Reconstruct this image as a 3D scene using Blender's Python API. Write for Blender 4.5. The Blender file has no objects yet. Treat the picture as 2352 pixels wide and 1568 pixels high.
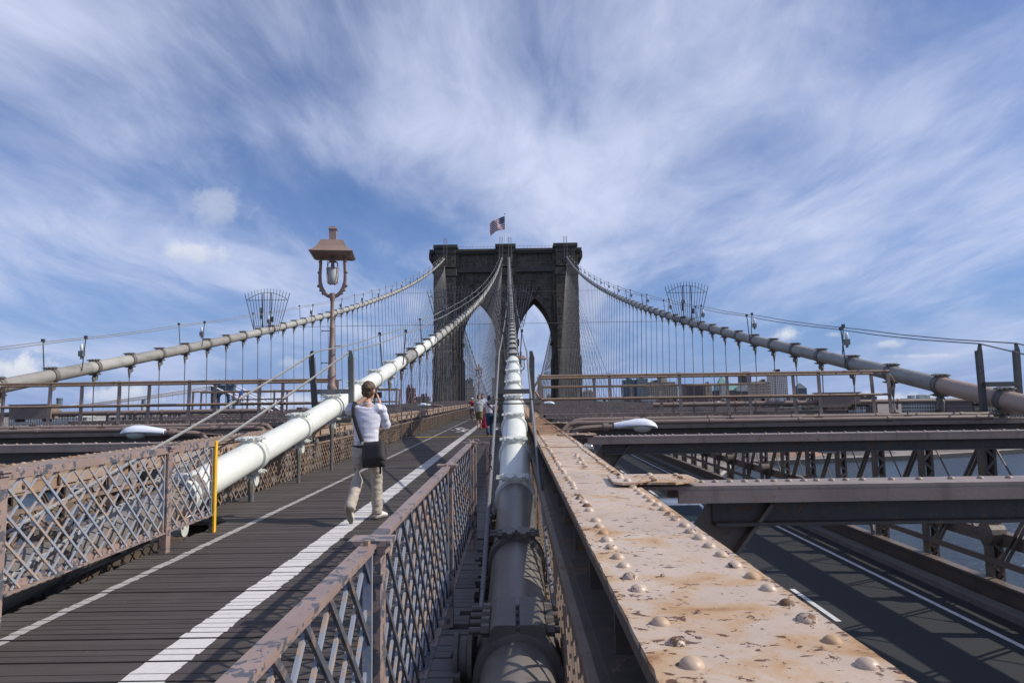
import bpy, bmesh, math, random
from mathutils import Vector, Matrix, noise as mnoise
random.seed(7)
R = math.radians
scene = bpy.context.scene
COL = scene.collection

# ------------------------------------------------------------------ camera
CAM_Z = 1.6
YAW, PITCH, ROLL = R(0.21), R(5.28), R(-0.85)
cam_data = bpy.data.cameras.new("camera")
cam = bpy.data.objects.new("camera", cam_data)
COL.objects.link(cam)
cam_data.sensor_width = 36.0
cam_data.lens = 24.0
cam_data.clip_start = 0.05
cam_data.clip_end = 40000
CAM_R = Matrix.Rotation(YAW, 3, 'Z') @ Matrix.Rotation(R(90) + PITCH, 3, 'X') @ Matrix.Rotation(ROLL, 3, 'Z')
cam.matrix_world = Matrix.Translation((0, 0, CAM_Z)) @ CAM_R.to_4x4()
scene.camera = cam
FPX = 1568.0                       # focal length in pixels of a 2352 px wide picture


def ray(px, py):
    """direction of a pixel of the photograph (measured on a 2352 x 1568 copy)"""
    return CAM_R @ Vector(((px - 1176) / FPX, (784 - py) / FPX, -1.0))


def at_depth(px, py, y):
    d = ray(px, py)
    return Vector((0, 0, CAM_Z)) + d * (y / d.y)


SLOPE = 0.01


def zr(z, y):
    """height z above the promenade -> world height (the bridge climbs gently to the tower)"""
    return z + SLOPE * min(y, 230.0)


def P(x, y, z):
    return Vector((x, y, zr(z, y)))


def on_deck(px, py, z=0.0):
    d = ray(px, py)
    t = (CAM_Z - z) / (SLOPE * d.y - d.z)
    return Vector((d.x * t, d.y * t, CAM_Z + d.z * t))


# ------------------------------------------------------------------ render settings
scene.view_settings.view_transform = 'Standard'
scene.view_settings.look = 'None'
scene.view_settings.gamma = 1.0
scene.view_settings.use_curve_mapping = False
scene.view_settings.exposure = -0.15
scene.render.engine = 'CYCLES'

# ------------------------------------------------------------------ sun
SUN_DIR = Vector((1.28, -0.10, 1.0)).normalized()      # towards the sun: right of the bridge
sun_el = math.asin(SUN_DIR.z)
sun_az = math.atan2(SUN_DIR.x, SUN_DIR.y)               # clockwise from +Y
sd = bpy.data.lights.new("sun", 'SUN')
sd.energy = 5.0
sd.angle = R(0.53)
sd.color = (1.0, 0.93, 0.82)
sun = bpy.data.objects.new("sun", sd)
sun.rotation_euler = SUN_DIR.to_track_quat('Z', 'Y').to_euler()
sun.location = (30, -5, 60)
COL.objects.link(sun)


# ------------------------------------------------------------------ node helper
class NT:
    def __init__(s, tree):
        s.t = tree
        tree.nodes.clear()

    def n(s, typ, ins=None, out=0, **props):
        nd = s.t.nodes.new(typ)
        for k, v in props.items():
            setattr(nd, k, v)
        if ins:
            for k, v in ins.items():
                s.put(nd.inputs[k], v)
        return nd.outputs[out] if out is not None else nd

    def put(s, sock, v):
        if isinstance(v, bpy.types.NodeSocket):
            s.t.links.new(v, sock)
        else:
            if hasattr(sock.default_value, '__len__') and not isinstance(v, str):
                v = tuple(v)
                if len(sock.default_value) == 4 and len(v) == 3:
                    v = v + (1.0,)
            sock.default_value = v

    def m(s, op, a, b=0.0, c=0.0, clamp=False):
        return s.n('ShaderNodeMath', {0: a, 1: b, 2: c}, operation=op, use_clamp=clamp)

    def vm(s, op, a, b=(0, 0, 0), out=0):
        nd = s.t.nodes.new('ShaderNodeVectorMath')
        nd.operation = op
        s.put(nd.inputs[0], a)
        s.put(nd.inputs[3 if op == 'SCALE' else 1], b)
        return nd.outputs[out]

    def noise(s, vec, scale, detail=4, rough=0.55, dist=0.0, lac=2.0):
        return s.n('ShaderNodeTexNoise', {'Vector': vec, 'Scale': scale, 'Detail': detail, 'Roughness': rough,
                                          'Distortion': dist, 'Lacunarity': lac})

    def step(s, v, a, b, o0=0.0, o1=1.0):
        return s.n('ShaderNodeMapRange', {'Value': v, 'From Min': a, 'From Max': b, 'To Min': o0, 'To Max': o1},
                   interpolation_type='SMOOTHSTEP')

    def mix(s, f, a, b, blend='MIX'):
        nd = s.t.nodes.new('ShaderNodeMix')
        nd.data_type = 'RGBA'
        nd.blend_type = blend
        nd.clamp_factor = True
        s.put(nd.inputs[0], f)
        s.put(nd.inputs[6], a)
        s.put(nd.inputs[7], b)
        return nd.outputs[2]

    def scale(s, vec, sc, rot=(0, 0, 0), loc=(0, 0, 0)):
        return s.n('ShaderNodeMapping', {'Vector': vec, 'Scale': sc, 'Rotation': rot, 'Location': loc})


# ------------------------------------------------------------------ world: daylight sky with cirrus and a few small cumulus
world = bpy.data.worlds.new("World")
scene.world = world
world.use_nodes = True
w = NT(world.node_tree)
sky = w.n('ShaderNodeTexSky', sky_type='NISHITA', sun_disc=False, sun_elevation=sun_el, sun_rotation=sun_az,
          air_density=1.0, dust_density=0.35, ozone_density=2.2, altitude=0.0)
SKY_K = 0.100
skyc = w.vm('MULTIPLY', sky, (SKY_K * 0.74, SKY_K * 0.90, SKY_K * 1.24))
dirv = w.n('ShaderNodeTexCoord', out=0)
sep = w.n('ShaderNodeSeparateXYZ', {0: dirv}, out=None)
dx, dy, dz = sep.outputs
den = w.m('ADD', w.m('MAXIMUM', dz, 0.0), 0.16)
pl = w.n('ShaderNodeCombineXYZ', {0: w.m('DIVIDE', dx, den), 1: w.m('DIVIDE', dy, den), 2: 0.0})
warp = w.noise(w.scale(pl, (0.8, 0.5, 1), loc=(3.1, 1.7, 0)), 1.0, 3, 0.5)
warpv = w.vm('SCALE', w.vm('SUBTRACT', w.n('ShaderNodeTexNoise', {'Vector': w.scale(pl, (0.75, 0.45, 1), loc=(3.1, 1.7, 0)), 'Scale': 1.0, 'Detail': 3.0}, out=1), (0.5, 0.5, 0.5)), 0.75)
plw = w.vm('ADD', pl, warpv)
AZ = R(25)          # the cirrus streaks run away from the viewer, a little to the right
big = w.noise(w.scale(plw, (0.95, 0.42, 1), rot=(0, 0, AZ), loc=(8.23, 4.4, 0)), 1.0, 4, 0.5, 0.3)
fine = w.noise(w.scale(plw, (2.2, 0.92, 1), rot=(0, 0, AZ), loc=(1.7, 7.1, 0)), 1.0, 7, 0.58, 0.4)
wisp = w.noise(w.scale(plw, (6.0, 2.3, 1), rot=(0, 0, AZ * 1.15), loc=(0.3, 2.9, 0)), 1.3, 6, 0.65, 0.4)
dens = w.m('ADD', w.m('ADD', w.m('MULTIPLY', big, 0.50), w.m('MULTIPLY', fine, 0.37)), w.m('MULTIPLY', wisp, 0.13))
yy = w.m('MAXIMUM', dy, 0.05)
q = w.n('ShaderNodeCombineXYZ', {0: w.m('DIVIDE', dx, yy), 1: w.m('DIVIDE', dz, yy), 2: 0.0})
qw = w.vm('ADD', q, w.vm('SCALE', warpv, 0.16))
for (px, py, sx, sy, amt) in ((985, 150, 150, 230, 0.055), (1090, 330, 200, 120, 0.05), (1330, 470, 230, 140, 0.05), (1650, 560, 380, 170, 0.055), (2230, 440, 330, 120, 0.04),
                              (280, 190, 380, 110, -0.045), (2280, 110, 300, 190, -0.07), (690, 230, 200, 70, -0.04), (250, 700, 420, 80, -0.03), (1760, 390, 220, 80, -0.03), (860, 470, 240, 90, -0.03)):
    d = ray(px, py)
    dd = w.vm('LENGTH', w.vm('MULTIPLY', w.vm('SUBTRACT', qw, (d.x / d.y, d.z / d.y, 0)), (FPX / sx, FPX / sy, 0)), out=1)
    dens = w.m('ADD', dens, w.m('MULTIPLY', w.step(dd, 1.5, 0.0), amt))
cir = w.m('MULTIPLY', w.step(dens, 0.40, 0.685), 0.90)
veil = w.m('MULTIPLY', w.step(dens, 0.30, 0.54), 0.17)
cir = w.m('ADD', cir, veil, clamp=True)
# thinner cirrus close to the horizon
cir = w.m('MULTIPLY', cir, w.step(dz, -0.02, 0.16, 0.45, 1.0))
hz = w.m('POWER', w.m('SUBTRACT', 1.0, w.m('MAXIMUM', dz, 0.0), clamp=True), 4.5)
skyc = w.mix(w.m('MULTIPLY', hz, 0.85), skyc, (0.185, 0.315, 0.68))
col = w.mix(cir, skyc, (0.69, 0.76, 1.0))
# pale blue-white air near the horizon
hz = w.m('POWER', w.m('SUBTRACT', 1.0, w.m('MAXIMUM', dz, 0.0), clamp=True), 9.0)
hz2 = w.m('POWER', w.m('SUBTRACT', 1.0, w.m('MAXIMUM', dz, 0.0), clamp=True), 22.0)
col = w.mix(w.m('MULTIPLY', hz2, 0.35), col, (0.40, 0.53, 0.86))
# small fair-weather cumulus, low over the horizon
front = w.step(dy, 0.05, 0.15)
puff = w.noise(q, 26.0, 6, 0.6, 0.2)
puff2 = w.noise(q, 70.0, 5, 0.6, 0.2)
pf = w.m('ADD', w.m('MULTIPLY', puff, 0.75), w.m('MULTIPLY', puff2, 0.25))
for (px, py, sx, sy, amt) in ((452, 582, 84, 34, 0.62), (500, 478, 88, 52, 0.34), (1806, 771, 60, 22, 0.80), (1912, 768, 28, 10, 0.45),
                              (40, 852, 110, 44, 0.85), (278, 906, 105, 30, 0.6), (2042, 790, 42, 11, 0.5), (2120, 818, 84, 8, 0.4),
                              (640, 925, 150, 26, 0.5), (2060, 925, 190, 30, 0.55), (90, 530, 50, 20, 0.14), (655, 835, 46, 16, 0.3)):
    d = ray(px, py)
    c = (d.x / d.y, d.z / d.y, 0)
    dd = w.vm('LENGTH', w.vm('MULTIPLY', w.vm('SUBTRACT', q, c), (FPX / sx, FPX / sy, 0)), out=1)
    v = w.m('SUBTRACT', w.m('ADD', 1.0, w.m('MULTIPLY', w.m('SUBTRACT', pf, 0.5), 3.0)), dd)
    mk = w.m('MULTIPLY', w.m('MULTIPLY', w.step(v, -0.1, 0.75), amt), front)
    shade = w.step(w.m('ADD', w.m('MULTIPLY', w.m('SUBTRACT', sep.outputs[2], d.z / d.length), FPX / sy), w.m('MULTIPLY', pf, 0.8)), -0.5, 0.9)
    col = w.mix(mk, col, w.mix(shade, (0.60, 0.66, 0.80), (0.93, 0.95, 1.0)))
bg = w.n('ShaderNodeBackground', {'Color': col, 'Strength': 1.0})
w.n('ShaderNodeOutputWorld', {'Surface': bg}, out=None)


# ------------------------------------------------------------------ materials
MATS = {}


def material(name, build):
    if name not in MATS:
        m = bpy.data.materials.new(name)
        m.use_nodes = True
        nt = NT(m.node_tree)
        pos = nt.n('ShaderNodeNewGeometry', out=0)
        bs = nt.n('ShaderNodeBsdfPrincipled', out=None)
        nt.n('ShaderNodeOutputMaterial', {'Surface': bs.outputs[0]}, out=None)
        r = build(nt, pos)
        for k, v in r.items():
            if k == 'Bump':
                h, st, dist = v
                nt.put(bs.inputs['Normal'], nt.n('ShaderNodeBump', {'Height': h, 'Strength': st, 'Distance': dist}))
            else:
                nt.put(bs.inputs[k], v)
        MATS[name] = m
    return MATS[name]


def plain(name, c, rough=0.6, metal=0.0, var=0.18, sc=3.0, bump=0.0, **kw):
    def b(nt, pos):
        f = nt.noise(pos, sc, 5, 0.6)
        f2 = nt.noise(pos, sc * 9, 3, 0.6)
        ff = nt.m('ADD', nt.m('MULTIPLY', f, 0.65), nt.m('MULTIPLY', f2, 0.35))
        lo = tuple(x * (1 - var) for x in c)
        hi = tuple(min(1, x * (1 + var)) for x in c)
        d = {'Base Color': nt.mix(nt.step(ff, 0.3, 0.7), lo, hi), 'Roughness': rough, 'Metallic': metal}
        if bump:
            d['Bump'] = (ff, bump, 0.02)
        d.update(kw)
        return d
    return material(name, b)


def weathered(name, c, c2, rust=0.5, chip=0.5, sc=1.0, dirt=0.25, bump=0.35):
    """old paint: tone drift, chipped patches of an older coat (c2), rust stains that bleed from cracks"""
    def b(nt, pos):
        n1 = nt.noise(pos, 2.2 * sc, 5, 0.6)
        n2 = nt.noise(nt.vm('ADD', pos, (7, 3, 1)), 11 * sc, 6, 0.65, 0.3)
        n3 = nt.noise(nt.vm('ADD', pos, (1, 9, 4)), 34 * sc, 4, 0.6, 0.2)
        grime = nt.noise(nt.scale(pos, (9, 9, 1.2)), 1.0 * sc, 4, 0.6)
        base = nt.mix(nt.step(n1, 0.32, 0.68), tuple(x * 0.86 for x in c), tuple(x * 1.1 for x in c))
        base = nt.mix(nt.m('MULTIPLY', nt.step(grime, 0.5, 0.72), dirt), base, (0.05, 0.042, 0.035))
        mm = nt.m('ADD', nt.m('MULTIPLY', n2, 0.6), nt.m('MULTIPLY', n1, 0.4))
        ch = nt.step(mm, 0.62 - 0.17 * chip, 0.645 - 0.17 * chip)
        base = nt.mix(ch, base, c2)
        rr = nt.m('ADD', nt.m('ADD', nt.m('MULTIPLY', n2, 0.5), nt.m('MULTIPLY', n1, 0.25)), nt.m('MULTIPLY', n3, 0.25))
        t = 0.66 - 0.14 * rust
        stain = nt.step(rr, t - 0.09, t + 0.03)
        hole = nt.step(rr, t + 0.02, t + 0.05)
        base = nt.mix(nt.m('MULTIPLY', stain, 0.62), base, (0.30, 0.155, 0.06))
        base = nt.mix(hole, base, nt.mix(n3, (0.035, 0.018, 0.012), (0.12, 0.05, 0.025)))
        h = nt.m('SUBTRACT', nt.m('MULTIPLY', n3, 0.25), nt.m('ADD', nt.m('MULTIPLY', hole, 0.6), nt.m('MULTIPLY', ch, 0.35)))
        return {'Base Color': base, 'Roughness': nt.m('ADD', 0.45, nt.m('MULTIPLY', stain, 0.4)), 'Bump': (h, bump, 0.012)}
    return material(name, b)


TAN = (0.25, 0.185, 0.142)
M_tan = weathered('tan_paint', TAN, (0.17, 0.14, 0.12), rust=0.30, chip=0.25, dirt=0.35)
M_tan_dark = weathered('grimy_shaded_tan_paint', (0.085, 0.07, 0.06), (0.055, 0.047, 0.042), rust=0.45, chip=0.4, dirt=0.55)  # grimy paint, darkened further to carry the shade of recessed webs
M_tan_rust = weathered('rusty_tan_paint', (0.29, 0.215, 0.16), (0.16, 0.125, 0.10), rust=0.8, chip=0.25, dirt=0.3)
M_beam = weathered('beam_paint', (0.265, 0.205, 0.172), (0.14, 0.115, 0.10), rust=0.2, chip=0.05, dirt=0.3)
M_truss = weathered('truss_paint', (0.16, 0.125, 0.10), (0.10, 0.085, 0.075), rust=0.3, chip=0.3, dirt=0.4)
M_post_tan = weathered('pinkish_tan_paint', (0.36, 0.275, 0.225), (0.2, 0.15, 0.12), rust=0.25, chip=0.2, dirt=0.25)
M_brown = plain('lamp_brown_paint', (0.27, 0.185, 0.15), 0.5, var=0.12)
M_rail = weathered('chipped_railing_paint', (0.30, 0.218, 0.19), (0.085, 0.093, 0.115), rust=0.15, chip=0.62, sc=1.5, dirt=0.1, bump=0.3)
M_railb = weathered('chipped_bar_paint', (0.42, 0.315, 0.25), (0.27, 0.30, 0.36), rust=0.15, chip=0.95, sc=1.5, dirt=0.05, bump=0.3)
M_raild = weathered('shaded_slate_bar_paint', (0.20, 0.15, 0.125), (0.085, 0.093, 0.115), rust=0.2, chip=1.0, sc=1.5, dirt=0.1, bump=0.3)  # darker bar coat: shade on one bar family's faces put into the colour


def _chord(nt, pos):
    n1 = nt.noise(pos, 1.5, 5, 0.6)
    n2 = nt.noise(nt.vm('ADD', pos, (7, 3, 1)), 9.0, 6, 0.66, 0.35)
    n3 = nt.noise(nt.vm('ADD', pos, (1, 9, 4)), 42, 5, 0.62, 0.25)
    n4 = nt.noise(nt.scale(pos, (19, 24, 19), loc=(4, 2, 8)), 1.0, 6, 0.66, 1.1)
    x_ = nt.n('ShaderNodeSeparateXYZ', {0: pos}, out=0)
    edge_ = nt.m('POWER', nt.m('MULTIPLY', nt.m('ABSOLUTE', nt.m('SUBTRACT', x_, 0.57)), 3.7, clamp=True), 4.0)
    n5 = nt.noise(nt.vm('ADD', pos, (3, 5, 2)), 95, 3, 0.6)
    y = nt.n('ShaderNodeSeparateXYZ', {0: pos}, out=1)
    band = nt.m('ADD', nt.step(y, 9.5, 12.5), nt.m('MULTIPLY', nt.step(y, 17, 24), -0.45))
    near = nt.step(y, 2.9, 1.2)
    paint = nt.mix(nt.step(n1, 0.3, 0.7), (0.45, 0.345, 0.262), (0.58, 0.46, 0.36))
    paint = nt.mix(nt.m('MULTIPLY', nt.step(n5, 0.45, 0.8), 0.25), paint, (0.32, 0.25, 0.2))
    amount = nt.m('ADD', nt.m('ADD', nt.m('MULTIPLY', band, 0.19), nt.m('MULTIPLY', near, 0.045)), nt.m('MULTIPLY', edge_, 0.065))
    rr = nt.m('ADD', nt.m('ADD', nt.m('MULTIPLY', nt.noise(nt.vm('ADD', pos, (2, 4, 1)), 4.5, 5, 0.6, 0.6), 0.62), nt.m('MULTIPLY', n1, 0.18)), nt.m('ADD', nt.m('MULTIPLY', n4, 0.12), nt.m('MULTIPLY', n3, 0.08)))
    rr = nt.m('ADD', rr, amount)
    stain = nt.step(rr, 0.485, 0.64)
    c = nt.mix(nt.m('MULTIPLY', stain, 0.80), paint, nt.mix(n3, (0.34, 0.18, 0.07), (0.47, 0.285, 0.13)))
    deep = nt.step(rr, 0.60, 0.70)
    c = nt.mix(nt.m('MULTIPLY', deep, 0.8), c, nt.mix(n3, (0.10, 0.045, 0.02), (0.25, 0.11, 0.045)))
    cr = nt.m('ADD', nt.m('MULTIPLY', n4, 0.6), nt.m('ADD', nt.m('MULTIPLY', n2, 0.3), nt.m('MULTIPLY', n3, 0.10)))
    chips = nt.step(nt.m('ADD', cr, nt.m('MULTIPLY', amount, 0.35)), 0.572, 0.585)
    c = nt.mix(chips, c, nt.mix(n3, (0.04, 0.02, 0.014), (0.16, 0.07, 0.035)))
    h = nt.m('ADD', nt.m('MULTIPLY', n3, 0.2), nt.m('MULTIPLY', nt.m('SUBTRACT', 1.0, chips), 0.6))
    return {'Base Color': c, 'Roughness': nt.m('ADD', 0.42, nt.m('MULTIPLY', stain, 0.4)), 'Bump': (h, 0.55, 0.012)}


M_chord = material('flaking_cream_paint', _chord)
M_rivet_rust = weathered('rusted_rivet', (0.50, 0.39, 0.31), (0.06, 0.032, 0.02), rust=0.7, chip=0.8, sc=4.5)


def _plank(nt, pos):
    rnd = nt.n('ShaderNodeObjectInfo', out=5)
    g = nt.noise(nt.scale(pos, (2.2, 70, 70)), 1.0, 6, 0.62, 0.25)
    g2 = nt.noise(nt.scale(pos, (0.7, 9, 9), loc=(3, 1, 2)), 1.0, 4, 0.6)
    st = nt.noise(pos, 1.1, 5, 0.6)
    x = nt.n('ShaderNodeSeparateXYZ', {0: pos}, out=0)
    c = nt.mix(nt.step(g, 0.3, 0.72), (0.030, 0.0235, 0.021), (0.074, 0.058, 0.050))
    c = nt.mix(nt.m('MULTIPLY', rnd, 0.75), c, nt.mix(g2, (0.045, 0.036, 0.033), (0.10, 0.085, 0.076)))
    side = nt.m('MULTIPLY', nt.step(nt.m('ADD', x, nt.m('MULTIPLY', g2, 0.5)), -3.1, -3.7), 0.6)
    c = nt.mix(side, c, nt.mix(g, (0.075, 0.068, 0.060), (0.15, 0.135, 0.12)))
    side2 = nt.m('MULTIPLY', nt.step(x, -0.66, -0.5), 0.7)
    c = nt.mix(side2, c, nt.mix(g, (0.11, 0.10, 0.095), (0.22, 0.205, 0.19)))
    c = nt.mix(nt.m('MULTIPLY', nt.step(st, 0.5, 0.75), 0.5), c, (0.030, 0.025, 0.023))
    v = nt.n('ShaderNodeTexVoronoi', {'Vector': nt.scale(pos, (1, 1, 0.001)), 'Scale': 7.0, 'Randomness': 1.0})
    sp = nt.m('MULTIPLY', nt.step(v, 0.055, 0.035), nt.step(st, 0.48, 0.56))
    c = nt.mix(nt.m('MULTIPLY', sp, 0.55), c, (0.3, 0.29, 0.28))
    h = nt.m('ADD', nt.m('MULTIPLY', g, 0.7), nt.m('MULTIPLY', g2, 0.5))
    return {'Base Color': c, 'Roughness': 0.72, 'Bump': (h, 0.5, 0.006)}


M_plank = material('worn_dark_planks', _plank)


def _paintline(c):
    def f(nt, pos):
        g = nt.noise(nt.scale(pos, (4, 70, 40)), 1.0, 6, 0.65, 0.3)
        n2 = nt.noise(pos, 22, 5, 0.65)
        v = nt.m('ADD', nt.m('MULTIPLY', g, 0.6), nt.m('MULTIPLY', n2, 0.4))
        cc = nt.mix(nt.step(n2, 0.3, 0.7), tuple(x * 0.88 for x in c), c)
        cc = nt.mix(nt.step(v, 0.615, 0.66), cc, (0.13, 0.115, 0.105))
        return {'Base Color': cc, 'Roughness': 0.65, 'Bump': (g, 0.4, 0.004)}
    return f


M_wline = material('worn_white_paint', _paintline((0.66, 0.64, 0.62)))
M_wline2 = material('worn_grey_white_paint', _paintline((0.43, 0.41, 0.395)))
M_yline = material('worn_yellow_paint', _paintline((0.62, 0.40, 0.05)))
M_yellow = weathered('yellow_safety_paint', (0.80, 0.44, 0.01), (0.30, 0.22, 0.12), rust=0.05, chip=0.05, dirt=0.1)


def _cable(c, c2):
    def f(nt, pos):
        n1 = nt.noise(nt.scale(pos, (5, 1.4, 5)), 1.0, 5, 0.6)
        n2 = nt.noise(nt.scale(pos, (9, 60, 9)), 1.0, 4, 0.6)
        wv = nt.n('ShaderNodeTexWave', {'Vector': pos, 'Scale': 14.0, 'Distortion': 2.0, 'Detail': 2.0}, out=1, wave_type='BANDS', bands_direction='Y')
        k = nt.m('ADD', nt.m('MULTIPLY', n1, 0.6), nt.m('MULTIPLY', n2, 0.4))
        cc = nt.mix(nt.step(k, 0.44, 0.72), c, c2)
        return {'Base Color': cc, 'Roughness': 0.42, 'Bump': (nt.m('ADD', nt.m('MULTIPLY', wv, 0.4), n2), 0.25, 0.006)}
    return f


M_cab_white = material('white_cable_paint', _cable((0.70, 0.72, 0.67), (0.56, 0.56, 0.51)))
M_cab_brown = material('grey_brown_cable_wrap', _cable((0.17, 0.15, 0.135), (0.105, 0.094, 0.085)))
M_cab_grey = material('weathered_cable_paint', _cable((0.29, 0.275, 0.245), (0.15, 0.15, 0.14)))
M_cab_far = material('pale_grey_cable_paint', _cable((0.38, 0.37, 0.335), (0.24, 0.235, 0.215)))
M_cab_tan = material('tan_cable_wrap', _cable((0.42, 0.305, 0.235), (0.30, 0.215, 0.165)))
M_band = plain('grey_clamp_paint', (0.15, 0.14, 0.125), 0.5, sc=9, bump=0.2)
M_band_white = plain('white_clamp_paint', (0.60, 0.615, 0.57), 0.45, sc=9, bump=0.2)
M_band_brown = plain('grey_brown_clamp_paint', (0.12, 0.105, 0.095), 0.5, sc=9, bump=0.3)
M_rope = plain('galvanised_wire_rope', (0.19, 0.195, 0.205), 0.5, 0.3, sc=30)
M_rope_light = plain('pale_wire_rope', (0.26, 0.26, 0.255), 0.5, 0.2, sc=30, var=0.3)
M_suspender = plain('suspender_rope_paint', (0.125, 0.12, 0.118), 0.6, 0.1, sc=20)
M_pipe = plain('grey_sleeve_paint', (0.115, 0.115, 0.13), 0.45, sc=8)
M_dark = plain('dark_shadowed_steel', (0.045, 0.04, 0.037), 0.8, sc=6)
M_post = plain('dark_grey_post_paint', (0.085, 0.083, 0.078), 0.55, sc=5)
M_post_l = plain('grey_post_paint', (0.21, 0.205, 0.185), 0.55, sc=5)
M_fan = plain('dark_iron', (0.055, 0.06, 0.075), 0.55)
M_white_lamp = plain('white_lamp_enamel', (0.72, 0.76, 0.84), 0.35, var=0.04)
M_lens = plain('dusty_lens', (0.55, 0.57, 0.50), 0.25, var=0.1)
M_globe = plain('frosted_globe', (0.46, 0.47, 0.47), 0.3, var=0.2, sc=6)
M_pinkpipe = plain('brown_pipe_paint', (0.22, 0.16, 0.13), 0.5, var=0.15)


def _stone(nt, pos):
    rnd = nt.n('ShaderNodeObjectInfo', out=5)
    n1 = nt.noise(pos, 0.16, 5, 0.6)
    n2 = nt.noise(pos, 1.3, 6, 0.65)
    n3 = nt.noise(nt.scale(pos, (1.2, 1.2, 0.12)), 1.0, 5, 0.6)
    c = nt.mix(nt.step(n2, 0.3, 0.7), (0.058, 0.047, 0.036), (0.15, 0.122, 0.093))
    c = nt.mix(nt.m('MULTIPLY', rnd, 0.45), c, nt.mix(n2, (0.11, 0.09, 0.07), (0.26, 0.212, 0.16)))
    c = nt.mix(nt.m('MULTIPLY', nt.step(n3, 0.46, 0.68), 0.65), c, (0.055, 0.047, 0.042))
    c = nt.mix(nt.m('MULTIPLY', nt.step(n1, 0.5, 0.66), 0.5), c, (0.07, 0.06, 0.052))
    return {'Base Color': c, 'Roughness': 0.85, 'Bump': (n2, 0.6, 0.08)}


M_stone = material('dark_granite', _stone)
M_joint = plain('stone_joint', (0.07, 0.058, 0.047), 0.9, sc=2)
M_cornice = plain('mossy_cornice_stone', (0.085, 0.076, 0.060), 0.85, sc=1.2, bump=0.4)


def _road(nt, pos):
    n1 = nt.noise(pos, 60, 3, 0.6)
    n2 = nt.noise(nt.scale(pos, (1.3, 0.08, 1)), 1.0, 4, 0.6)
    c = nt.mix(n1, (0.014, 0.0152, 0.0165), (0.025, 0.027, 0.029))
    c = nt.mix(nt.m('MULTIPLY', nt.step(n2, 0.45, 0.7), 0.5), c, (0.018, 0.019, 0.020))
    return {'Base Color': c, 'Roughness': 0.7, 'Bump': (n1, 0.3, 0.01)}


M_road = material('asphalt', _road)
M_roadline = plain('road_line_paint', (0.62, 0.62, 0.62), 0.6, sc=9, var=0.2)


def _water(nt, pos):
    a = nt.noise(nt.scale(pos, (0.16, 0.36, 1), rot=(0, 0, 0.5)), 1.0, 7, 0.66, 0.3)
    b = nt.noise(nt.scale(pos, (0.02, 0.035, 1), rot=(0, 0, 0.3)), 1.0, 4, 0.55)
    h = nt.m('ADD', nt.m('MULTIPLY', a, 0.6), nt.m('MULTIPLY', b, 0.9))
    c = nt.mix(b, (0.012, 0.026, 0.040), (0.024, 0.046, 0.064))
    return {'Base Color': c, 'Roughness': 0.18, 'IOR': 1.33, 'Bump': (h, 1.0, 2.2)}


M_water = material('river_water', _water)


def _land(nt, pos):
    n1 = nt.noise(pos, 0.035, 6, 0.62)
    n2 = nt.noise(pos, 0.16, 5, 0.6)
    c = nt.mix(nt.step(n1, 0.42, 0.6), (0.13, 0.10, 0.082), (0.24, 0.21, 0.185))
    c = nt.mix(nt.m('MULTIPLY', nt.step(n2, 0.5, 0.68), 0.6), c, (0.11, 0.095, 0.085))
    return {'Base Color': c, 'Roughness': 0.9}


M_land = material('shore_ground', _land)
M_bulk = plain('wet_timber_bulkhead', (0.035, 0.035, 0.038), 0.8, sc=0.3)


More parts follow.
